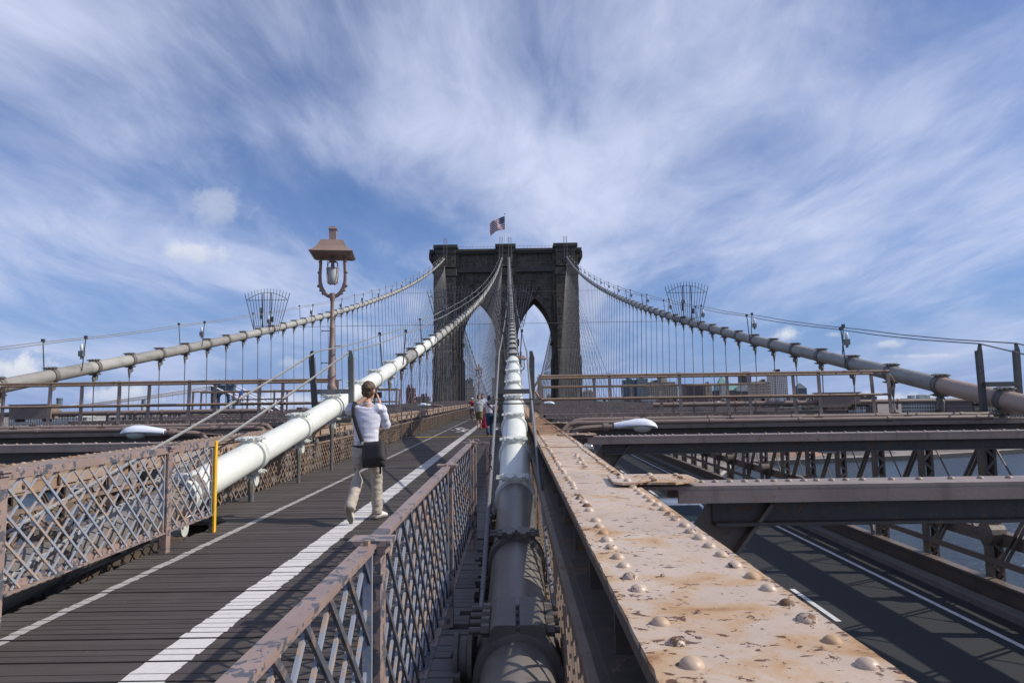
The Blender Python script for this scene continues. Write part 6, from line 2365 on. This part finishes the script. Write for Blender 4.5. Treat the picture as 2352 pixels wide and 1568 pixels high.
def person(label, loc, rz, J, st, vox):
    """J: joints in the person's own frame (x right, y forward, z up); st: clothes"""
    t = thing('person', label, 'person', loc, rz)
    j = {k: Vector(v) for k, v in J.items()}
    hd, nk = j['head'], j['neck']
    sk = st.get('skin', M_skin)
    hv = st.get('look', Vector((0, 1, 0)))
    hv = Vector(hv).normalized()
    side = hv.cross(Vector((0, 0, 1))).normalized()
    b = MB()
    b.ball(hd + Vector((0, 0, 0.015)), (0.078, 0.094, 0.112), 16, 12)
    b.ball(hd + hv * 0.028 + Vector((0, 0, -0.055)), (0.056, 0.062, 0.070), 14, 10)
    b.loft([hd + hv * 0.085 + Vector((0, 0, 0.02)), hd + hv * 0.108 + Vector((0, 0, -0.018)), hd + hv * 0.09 + Vector((0, 0, -0.03))], [0.010, 0.017, 0.012], 8)
    for s in (-1, 1):
        b.ball(hd + side * s * 0.083 + Vector((0, 0, -0.005)), (0.014, 0.026, 0.033), 8, 8)
    b.loft([nk + Vector((0, 0, -0.08)), nk, hd + Vector((0, -0.005, -0.05))], [0.075, 0.056, 0.055], 12)
    b.loft([j['pelvis'], j['chest'], nk + Vector((0, 0, -0.03))], [(0.12, 0.08), (0.14, 0.09), (0.07, 0.05)], 12)
    fr = st.get('frame', 1.0)
    for S in 'LR':
        sh, el, wr = j['sh' + S], j['el' + S], j['wr' + S]
        b.loft([sh, sh.lerp(el, 0.5), el, el.lerp(wr, 0.35), wr], [0.050 * fr, 0.045 * fr, 0.038 * fr, 0.037 * fr, 0.026 * fr], 10)
        b.loft([j['chest'] + Vector((0, 0, 0.10)), sh], [0.06, 0.05], 10)
        hdv = j.get('hd' + S, wr - el)
        hn = j.get('hn' + S, Vector((-1 if S == 'R' else 1, 0.2, 0)))
        hand(b, wr, hdv, hn, 1.0, st.get('curl', 0.6))
        hp, kn, an = j['hip' + S], j['kn' + S], j['an' + S]
        b.loft([j['pelvis'] + Vector((0, 0, -0.02)), hp], [0.08, 0.07], 10)
        b.loft([hp, hp.lerp(kn, 0.5), kn, kn.lerp(an, 0.3), an], [0.072 * fr, 0.062 * fr, 0.048 * fr, 0.050 * fr, 0.034 * fr], 12)
        tip = j['to' + S]
        b.loft([an, an.lerp(tip, 0.3) + Vector((0, 0, -0.01)), tip], [0.034, 0.032, 0.022], 8)
    queue('body', b, sk, t, vox)
    # top
    g = MB()
    mg = st.get('bulk', 1.0)
    pz, cz, nz = j['pelvis'].z, j['chest'].z, nk.z
    lo = pz + st.get('hem', -0.02)
    bell = st.get('belly', 0.0)
    wsh = abs(j['shR'].x - j['shL'].x) / 2
    g.loft([(j['pelvis'].x, j['pelvis'].y + bell * 0.3, lo), (j['pelvis'].x, j['pelvis'].y + bell * 0.6, pz + 0.10), (j['pelvis'].x, j['pelvis'].y + bell * 0.5, pz + 0.2),
            j['chest'] + Vector((0, 0, -0.04)), j['chest'] + Vector((0, 0, 0.06)), (nk.x, nk.y - 0.01, nz - 0.085), (nk.x, nk.y, nz - 0.045), (nk.x, nk.y + 0.005, nz - 0.015)],
           [(0.165 * mg, 0.118 * mg + bell), (0.158 * mg, 0.112 * mg + bell), (0.162 * mg, 0.112 * mg + bell * 0.8), (0.186 * mg, 0.122 * mg), (0.195 * mg, 0.118 * mg), (wsh * 0.82, 0.085), (0.088, 0.068), (0.068, 0.060)], 24)
    for S in 'LR':
        sh, el, wr = j['sh' + S], j['el' + S], j['wr' + S]
        g.loft([j['chest'] + Vector((0, 0, 0.07)), sh], [0.085, 0.066], 12)
        if st['sleeve'] == 'short':
            e = sh.lerp(el, 0.62)
            g.loft([sh, sh.lerp(e, 0.5), e], [0.066, 0.066 * fr, 0.064 * fr], 12)
        elif st['sleeve'] == 'rolled':
            g.loft([sh, sh.lerp(el, 0.5), el, el.lerp(wr, 0.18)], [0.070, 0.066, 0.061, 0.056], 14)
        else:
            g.loft([sh, sh.lerp(el, 0.5), el, wr.lerp(el, 0.08)], [0.068, 0.063, 0.056, 0.042], 12)
    queue('shirt', g, st['top'], t, vox, folds(st.get('fold', 0.006), (5, 5, 13), 3.3), 5)
    # bottom
    g = MB()
    hw = st.get('hips', 1.0)
    g.loft([(j['pelvis'].x, j['pelvis'].y, pz + 0.045), (j['pelvis'].x, j['pelvis'].y - 0.005, pz - 0.04), (j['pelvis'].x, j['pelvis'].y - 0.008, pz - 0.13)], [(0.158 * hw, 0.112 * hw), (0.172 * hw, 0.125 * hw), (0.165 * hw, 0.115 * hw)], 20)
    for S in 'LR':
        hp, kn, an = j['hip' + S], j['kn' + S], j['an' + S]
        if st['bottom_kind'] == 'shorts':
            e = hp.lerp(kn, 1.02)
            g.loft([hp, hp.lerp(e, 0.5), e], [(0.096 * hw, 0.105 * hw), (0.098, 0.10), (0.094, 0.096)], 14)
        else:
            g.loft([hp, hp.lerp(kn, 0.35), kn, kn.lerp(an, 0.5), an + (an - kn).normalized() * st.get('drop', 0.03)],
                   [(0.095 * hw, 0.110 * hw), (0.092, 0.102), (0.073, 0.078), (0.068, 0.072), (st.get('flare', 0.076), st.get('flare', 0.080))], 14)
    queue('trousers' if st['bottom_kind'] != 'shorts' else 'shorts', g, st['bottom'], t, vox, folds(st.get('fold2', 0.007), (6, 6, 16), 8.1), 4)
    # shoes with soles
    for S in 'LR':
        an, tip = j['an' + S], j['to' + S]
        heel = j.get('he' + S)
        if heel is None:
            d_ = (tip - an)
            d_.z = 0
            heel = Vector((an.x, an.y, tip.z + 0.02)) - d_.normalized() * 0.055
        ax = (tip - heel).normalized()
        upv = st.get('up' + S, Vector((0, 0, 1)))
        upv = Vector(upv)
        g = MB()
        g.loft([heel + upv * 0.025, heel + ax * 0.06 + upv * 0.035, heel + ax * 0.16 + upv * 0.026, tip - ax * 0.04 + upv * 0.012, tip + upv * 0.006],
               [(0.030, 0.040), (0.040, 0.052), (0.044, 0.038), (0.044, 0.028), (0.022, 0.016)], 14, up=upv)
        g.loft([heel + ax * 0.03 + upv * 0.03, an + upv * 0.005], [0.042, 0.040], 10)
        o = queue('shoe', g, st['shoe'], t, min(vox, 0.012), None, 3)
        g = MB()
        g.loft([heel - ax * 0.012 - upv * 0.012, heel + ax * 0.06 - upv * 0.014, heel + ax * 0.13 - upv * 0.012, heel + ax * 0.20 - upv * 0.012, tip + ax * 0.008 - upv * 0.008],
               [(0.030, 0.012), (0.041, 0.013), (0.036, 0.012), (0.047, 0.012), (0.024, 0.010)], 14, up=upv)
        queue('sole', g, st.get('sole', M_blackplastic), o, 0.010, None, 2)
    # hair
    g = MB()
    back = -hv
    g.ball(hd + back * 0.018 + Vector((0, 0, 0.045)), (0.089, 0.100, 0.092), 16, 12)
    g.ball(hd + back * 0.035 + Vector((0, 0, -0.012)), (0.081, 0.066, 0.078), 14, 10)
    if st.get('hair_kind') == 'long':
        g.loft([hd + back * 0.03 + Vector((0, 0, 0.02)), hd + back * 0.06 + Vector((0, 0, -0.10)), hd + back * 0.055 + Vector((0, 0, -0.22))], [(0.10, 0.075), (0.115, 0.06), (0.10, 0.04)], 14)
    elif st.get('hair_kind') == 'bushy':
        g.ball(hd + back * 0.03 + Vector((0, 0, 0.02)), (0.115, 0.105, 0.12), 14, 10)
    if st.get('hair') is not None:
        queue('hair', g, st['hair'], t, min(vox, 0.012), folds(0.010, (26, 26, 20), 1.7), 3)
    # eyes and mouth
    g = MB()
    for s in (-1, 1):
        g.ball(hd + hv * 0.083 + side * s * 0.031 + Vector((0, 0, 0.012)), 0.011 if not st.get('shades') else 0.026, 8, 6)
    g.box(hd + hv * 0.090 + Vector((0, 0, -0.062)), (0.036, 0.012, 0.008))
    obj('face_features', g.mesh('face_features', M_blackplastic), t)
    return t


def walker(h=1.72, stride=0.22, lead='R', arm=0.12, sep=0.09, shw=0.185):
    k = h / 1.75
    s = 1 if lead == 'R' else -1
    J = dict(pelvis=(0, 0, 0.95), chest=(0, 0.015, 1.26), neck=(0, 0.0, 1.475), head=(0, 0.02, 1.625),
             shL=(-shw, 0, 1.42), shR=(shw, 0, 1.42), elL=(-shw - 0.05, s * arm * 0.5 - 0.02, 1.13), elR=(shw + 0.05, -s * arm * 0.5 - 0.02, 1.13),
             wrL=(-shw - 0.05, s * arm + 0.06, 0.89), wrR=(shw + 0.05, -s * arm + 0.06, 0.89),
             hipL=(-0.09, 0, 0.91), hipR=(0.09, 0, 0.91))
    for S, q in (('L', -s), ('R', s)):
        sx = -1 if S == 'L' else 1
        f = stride * q
        J['kn' + S] = (sx * sep, f * 0.55 + 0.05, 0.50)
        J['an' + S] = (sx * sep, f, 0.09 if q > 0 else 0.13)
        J['to' + S] = (sx * (sep + 0.02), f + 0.19, 0.03)
    return {a: tuple(Vector(b) * k) for a, b in J.items()}


# ---- the man with the camera
M_khaki = cloth_mat('khaki_cotton', (0.40, 0.355, 0.295))
M_shoe_w = plain('white_canvas_shoe', (0.72, 0.70, 0.67), 0.6, var=0.05)
M_sole_g = plain('worn_grey_sole', (0.13, 0.12, 0.10), 0.8, var=0.25, sc=40)
fpos = on_deck(866, 1190)
JM = dict(pelvis=(0, 0, 1.0), chest=(0.0, 0.01, 1.33), neck=(0.015, 0.01, 1.575), head=(0.025, 0.04, 1.715),
          shL=(-0.195, 0.02, 1.495), shR=(0.195, 0.0, 1.49), elL=(-0.275, 0.16, 1.45), wrL=(-0.035, 0.30, 1.665), elR=(0.245, 0.13, 1.235), wrR=(0.115, 0.27, 1.585),
          hdL=(0.75, 0.3, 0.1), hnL=(0.2, 0.2, -1), hdR=(-0.25, 0.25, 1.0), hnR=(-1, 0.2, 0),
          hipL=(-0.092, 0, 0.96), hipR=(0.092, 0, 0.96), knL=(-0.105, -0.05, 0.53), anL=(-0.125, -0.37, 0.225), knR=(0.118, 0.12, 0.54), anR=(0.128, 0.10, 0.105),
          toL=(-0.128, -0.285, 0.012), heL=(-0.13, -0.435, 0.235), toR=(0.225, 0.285, 0.022), heR=(0.105, 0.05, 0.028))
man_loc = Vector((fpos.x - 0.12, fpos.y - 0.14, 0))
man_loc.z = zr(0.0, man_loc.y + 0.1) + 0.004
person('man in white checked shirt and khaki trousers walking away, raising a camera', man_loc, 0.0, JM,
       dict(top=M_check, sleeve='rolled', bottom=M_khaki, bottom_kind='long', shoe=M_shoe_w, sole=M_sole_g, hair=M_hair_brown, look=(0.35, 1, 0), fold=0.0085, fold2=0.011,
            hem=-0.015, upL=Vector((0.0, 0.83, 0.56)), flare=0.068, drop=0.04, curl=1.0, hips=1.02), 0.011)
ML = man_loc
# belt is part of his trousers' look: a dark band
bag = thing('messenger_bag', 'black messenger bag hanging on the back of the man with the camera', 'bag', ML + Vector((0.09, -0.18, 0.70)))
M_bag = cloth_mat('black_canvas', (0.022, 0.020, 0.020), 0.75)
M_bag2 = cloth_mat('charcoal_canvas_flap', (0.040, 0.034, 0.033), 0.75)
B0 = ML + Vector((0.135, -0.165, 0.0))


def pillow(c, sx_, sy_, sz_, tilt, n=10):
    mb_ = MB()
    rot_ = Matrix.Rotation(tilt, 3, 'Y') @ Matrix.Rotation(R(-14), 3, 'Z')
    vs, fs = [], []
    sg_ = 28
    for i in range(n + 1):
        v = -1 + 2 * i / n
        kf = (1 - abs(v) ** 5) ** 0.5 if abs(v) < 1 else 0.0
        kf = max(kf, 0.35)
        for k in range(sg_):
            a = 2 * math.pi * k / sg_
            ca, sa = math.cos(a), math.sin(a)
            x_ = math.copysign(abs(ca) ** 0.45, ca) * sx_ * (1 - 0.06 * v)
            y_ = math.copysign(abs(sa) ** 0.7, sa) * sy_ * kf * (1.1 - 0.35 * v)
            vs.append(c + rot_ @ Vector((x_, y_, v * sz_)))
    for i in range(n):
        for k in range(sg_):
            fs.append((i * sg_ + k, i * sg_ + (k + 1) % sg_, (i + 1) * sg_ + (k + 1) % sg_, (i + 1) * sg_ + k))
    fs += [tuple(range(sg_))[::-1], tuple(n * sg_ + k for k in range(sg_))]
    mb_.add(vs, fs)
    return mb_


wbuild(pillow(B0 + Vector((0, 0, 0.87)), 0.158, 0.065, 0.165, R(-4)), 'pouch', M_bag, bag, True)
wbuild(pillow(B0 + Vector((0.005, -0.022, 0.915)), 0.150, 0.060, 0.130, R(-4)), 'flap', M_bag2, bag, True)
mb = MB()
sp = [(-0.01, -0.165, 1.02), (-0.045, -0.152, 1.10), (-0.10, -0.146, 1.25), (-0.145, -0.136, 1.40), (-0.155, -0.10, 1.50), (-0.150, -0.02, 1.567), (-0.13, 0.08, 1.52), (-0.06, 0.16, 1.36), (0.06, 0.17, 1.16), (0.17, 0.10, 1.02), (0.235, -0.06, 1.0), (0.235, -0.15, 1.0)]
mb.loft([ML + Vector(p) for p in sp], [(0.026, 0.006)] * len(sp), 8, up=(0, -1, 0.3))
wbuild(mb, 'strap', M_bag, bag)
mb = MB()
mb.cyl(ML + Vector((-0.012, -0.175, 1.0)), ML + Vector((-0.014, -0.170, 1.045)), 0.018, seg=8)
wbuild(mb, 'buckle', M_rim, bag)
mb = MB()
mb.loft([ML + Vector(p) for p in ((0.225, -0.19, 0.80), (0.228, -0.19, 0.70), (0.226, -0.185, 0.62))], [(0.014, 0.004)] * 3, 6, up=(0, -1, 0))
wbuild(mb, 'strap_end', M_bag, bag)
cm = thing('camera_body', 'small dark camera held up to his eye by the man', 'camera', ML + Vector((0.10, 0.30, 1.60)))
mb = MB()
mb.box(ML + Vector((0.085, 0.30, 1.665)), (0.125, 0.055, 0.082))
wbuild(mb, 'body', M_blackplastic, cm)
mb = MB()
mb.cyl(ML + Vector((0.075, 0.325, 1.662)), ML + Vector((0.085, 0.40, 1.662)), 0.034, seg=14)
wbuild(mb, 'lens', M_blackplastic, cm, True)
belt = thing('belt', 'dark belt at the waist of the man with the camera', 'belt', ML + Vector((0, 0, 1.0)))
mb = MB()
ring = [ML + Vector((math.cos(a) * 0.176, math.sin(a) * 0.132 - 0.002, 0.975)) for a in [2 * math.pi * k / 24 for k in range(25)]]
mb.loft(ring, [(0.008, 0.019)] * 25, 6)
wbuild(mb, 'band', M_bag, belt)

# ---- people further on
V_ = 0.018
M_tee = cloth_mat('grey_tee', (0.32, 0.34, 0.34))
M_olive = cloth_mat('olive_shorts', (0.12, 0.085, 0.035))
M_polo = cloth_mat('pale_pink_polo', (0.66, 0.58, 0.64))
M_jeans = cloth_mat('blue_jeans', (0.030, 0.055, 0.115))
M_lblue = cloth_mat('light_blue_shirt', (0.46, 0.53, 0.70))
M_brownshoe = plain('brown_shoe', (0.12, 0.055, 0.03), 0.6)
M_redshirt = cloth_mat('red_jersey', (0.34, 0.045, 0.06))
M_darktop = cloth_mat('dark_brown_top', (0.05, 0.028, 0.025))
M_stripe = cloth_mat('muted_plaid', (0.20, 0.12, 0.16))
M_darktr = cloth_mat('dark_trousers', (0.03, 0.03, 0.035))


def base_at(px, py):
    v = on_deck(px, py)
    v.z += 0.006
    return v


person('person in grey tee and olive shorts walking toward the camera', base_at(1101, 986), math.pi, walker(1.76, 0.26, 'L', 0.10),
       dict(top=M_tee, sleeve='short', bottom=M_olive, bottom_kind='shorts', shoe=M_brownshoe, hair=M_hair_brown, hair_kind='bushy', belly=0.035, bulk=1.12, hips=1.12, hem=-0.05, look=(-0.3, 1, 0)), V_)
wl = base_at(1125, 1001)
person('woman in pale polo and blue jeans walking away with a shoulder bag', wl, 0.0, walker(1.70, 0.12, 'R', 0.06, 0.075, 0.17),
       dict(top=M_polo, sleeve='short', bottom=M_jeans, bottom_kind='long', shoe=M_blackplastic, hair=M_hair_dark, hips=1.03, hem=-0.06, skin=M_skin2), V_)
bg2 = thing('shoulder_bag', 'dark shoulder bag on the hip of the woman in the pale polo', 'bag', wl + Vector((0.30, -0.02, 0.70)))
mb = MB()
mb.ball(wl + Vector((0.285, -0.04, 0.83)), (0.10, 0.17, 0.17), 14, 10)
wbuild(mb, 'pouch', M_bag, bg2, True)
mb = MB()
mb.loft([wl + Vector(p) for p in ((0.26, -0.11, 0.96), (0.12, -0.15, 1.13), (-0.06, -0.14, 1.32), (-0.11, -0.06, 1.43), (-0.10, 0.06, 1.42))], [(0.03, 0.008)] * 5, 8, up=(0, -1, 0.2))
wbuild(mb, 'strap', M_bag, bg2)
mb_l = base_at(1109, 976)
person('man in light blue shirt walking toward the camera behind the others', mb_l, math.pi, walker(1.86, 0.2, 'R', 0.1),
       dict(top=M_lblue, sleeve='long', bottom=M_darktr, bottom_kind='long', shoe=M_blackplastic, hair=M_hair_dark, skin=M_skin2), V_)
rb_ = base_at(1114, 984.5)
rbag = thing('red_bag', 'long red cloth bag carried between the walkers', 'bag', rb_ + Vector((0, 0, 0.05)))
mb = MB()
mb.loft([rb_ + Vector((0.02, 0, 0.80)), rb_ + Vector((0.0, 0, 0.62)), rb_ + Vector((-0.02, 0, 0.35)), rb_ + Vector((-0.04, 0, 0.10)), rb_ + Vector((-0.05, 0, 0.04))], [(0.03, 0.03), (0.09, 0.06), (0.13, 0.07), (0.15, 0.08), (0.08, 0.05)], 14)
wbuild(mb, 'cloth', cloth_mat('crimson_cloth', (0.42, 0.02, 0.06)), rbag, True)
person('woman in dark brown top with sunglasses walking toward the camera', base_at(1135, 973), math.pi, walker(1.70, 0.2, 'L', 0.1, 0.08, 0.165),
       dict(top=M_darktop, sleeve='short', bottom=M_jeans, bottom_kind='long', shoe=M_blackplastic, hair=M_hair_dark, hair_kind='long', shades=True, skin=M_skin2), V_)
person('person in muted plaid shirt half hidden by the dark steel post', base_at(1142.5, 970), math.pi, walker(1.68, 0.15, 'R', 0.1),
       dict(top=M_stripe, sleeve='short', bottom=M_darktr, bottom_kind='long', shoe=M_blackplastic, hair=M_hair_dark), V_)
# cyclist
cl = base_at(1085.5, 964)
JC = dict(pelvis=(0, -0.25, 0.95), chest=(0, 0.02, 1.22), neck=(0, 0.16, 1.37), head=(0, 0.25, 1.50), shL=(-0.19, 0.12, 1.33), shR=(0.19, 0.12, 1.33),
          elL=(-0.30, 0.20, 1.10), elR=(0.30, 0.20, 1.10), wrL=(-0.27, 0.42, 1.02), wrR=(0.27, 0.42, 1.02), hipL=(-0.09, -0.22, 0.92), hipR=(0.09, -0.22, 0.92),
          knL=(-0.12, 0.14, 0.66), knR=(0.12, 0.10, 0.52), anL=(-0.10, 0.02, 0.38), anR=(0.10, -0.05, 0.18), toL=(-0.11, 0.19, 0.32), toR=(0.11, 0.12, 0.12))
person('cyclist in red jersey and cap riding toward the camera', cl, math.pi, JC,
       dict(top=M_redshirt, sleeve='short', bottom=M_darktr, bottom_kind='shorts', shoe=M_blackplastic, hair=None, skin=M_skin2), V_)
cap = thing('cycling_helmet', 'pale striped helmet on the head of the cyclist', 'helmet', cl + Vector((0, -0.25, 1.55)))
mb = MB()
mb.ball(cl + Vector((0, -0.25, 1.57)), (0.10, 0.125, 0.085), 14, 8)
wbuild(mb, 'shell', plain('helmet_shell', (0.42, 0.38, 0.42), 0.4), cap, True)
mb = MB()
mb.box(cl + Vector((0, -0.25, 1.585)), (0.205, 0.05, 0.02))
wbuild(mb, 'stripe', M_redshirt, cap)
bk = thing('bicycle', 'dark bicycle with bright front ridden by the person in red', 'bicycle', cl, math.pi)
for yw in (0.55, -0.50):
    m_ = MB()
    m_.loft([(0, yw + math.cos(a) * 0.33, 0.335 + math.sin(a) * 0.33) for a in [2 * math.pi * k / 24 for k in range(25)]], 0.02, 6)
    whl = obj('wheel', m_.mesh('wheel', M_tyre, True), bk)
    m_ = MB()
    for k in range(8):
        a = math.pi * k / 8
        m_.cyl((0, yw - math.cos(a) * 0.32, 0.335 - math.sin(a) * 0.32), (0, yw + math.cos(a) * 0.32, 0.335 + math.sin(a) * 0.32), 0.003, seg=4)
    obj('spokes', m_.mesh('spokes', M_rim), whl)
m_ = MB()
for a, b in (((0, 0.40, 0.85), (0, -0.15, 0.82)), ((0, 0.42, 0.78), (0, -0.05, 0.30)), ((0, -0.15, 0.9), (0, -0.05, 0.30)), ((0, -0.05, 0.30), (0, -0.50, 0.335)), ((0, -0.14, 0.8), (0, -0.50, 0.335)), ((0.04, 0.40, 0.8), (0.05, 0.55, 0.335)), ((-0.04, 0.40, 0.8), (-0.05, 0.55, 0.335)), ((0, 0.40, 0.8), (0, 0.38, 1.0))):
    m_.cyl(a, b, 0.018, seg=8)
obj('frame', m_.mesh('frame', M_blackplastic, True), bk)
m_ = MB()
m_.cyl((-0.30, 0.42, 1.0), (0.30, 0.42, 1.0), 0.014, seg=8)
obj('handlebar', m_.mesh('handlebar', M_blackplastic, True), bk)
m_ = MB()
m_.box((0, 0.50, 0.92), (0.22, 0.12, 0.14))
obj('front_basket', m_.mesh('front_basket', M_plate), bk)
m_ = MB()
m_.loft([(0, -0.30, 0.93), (0, -0.15, 0.94), (0, 0.0, 0.93)], [(0.07, 0.025), (0.05, 0.025), (0.02, 0.02)], 10)
obj('saddle', m_.mesh('saddle', M_blackplastic, True), bk)
for s in (-1, 1):
    m_ = MB()
    m_.cyl((0, -0.05, 0.30), (s * 0.09, -0.05 + s * -0.0, 0.30 + s * -0.15), 0.012, seg=6)
    m_.box((s * 0.11, -0.05, 0.30 - s * 0.16), (0.08, 0.07, 0.02))
    obj('pedal', m_.mesh('pedal', M_blackplastic), bk)

# ------------------------------------------------------------------ one pass that turns the queued shapes into plain meshes
bpy.context.view_layer.update()
dg = bpy.context.evaluated_depsgraph_get()
done = []
for (o, fold, mat) in PENDING:
    ev = o.evaluated_get(dg)
    me = bpy.data.meshes.new_from_object(ev, preserve_all_data_layers=False, depsgraph=dg)
    done.append((o, fold, mat, me))
for (o, fold, mat, me) in done:
    me.materials.clear()
    me.materials.append(mat)
    if fold:
        nor = [v.normal.copy() for v in me.vertices]
        for v, n_ in zip(me.vertices, nor):
            v.co += fold(v.co, n_)
    if o.type == 'MESH':
        o.modifiers.clear()
        me.shade_smooth()
        o.data = me
    else:
        n2 = obj('lettering', me, o.parent, o.matrix_basis.copy())
        bpy.data.objects.remove(o)
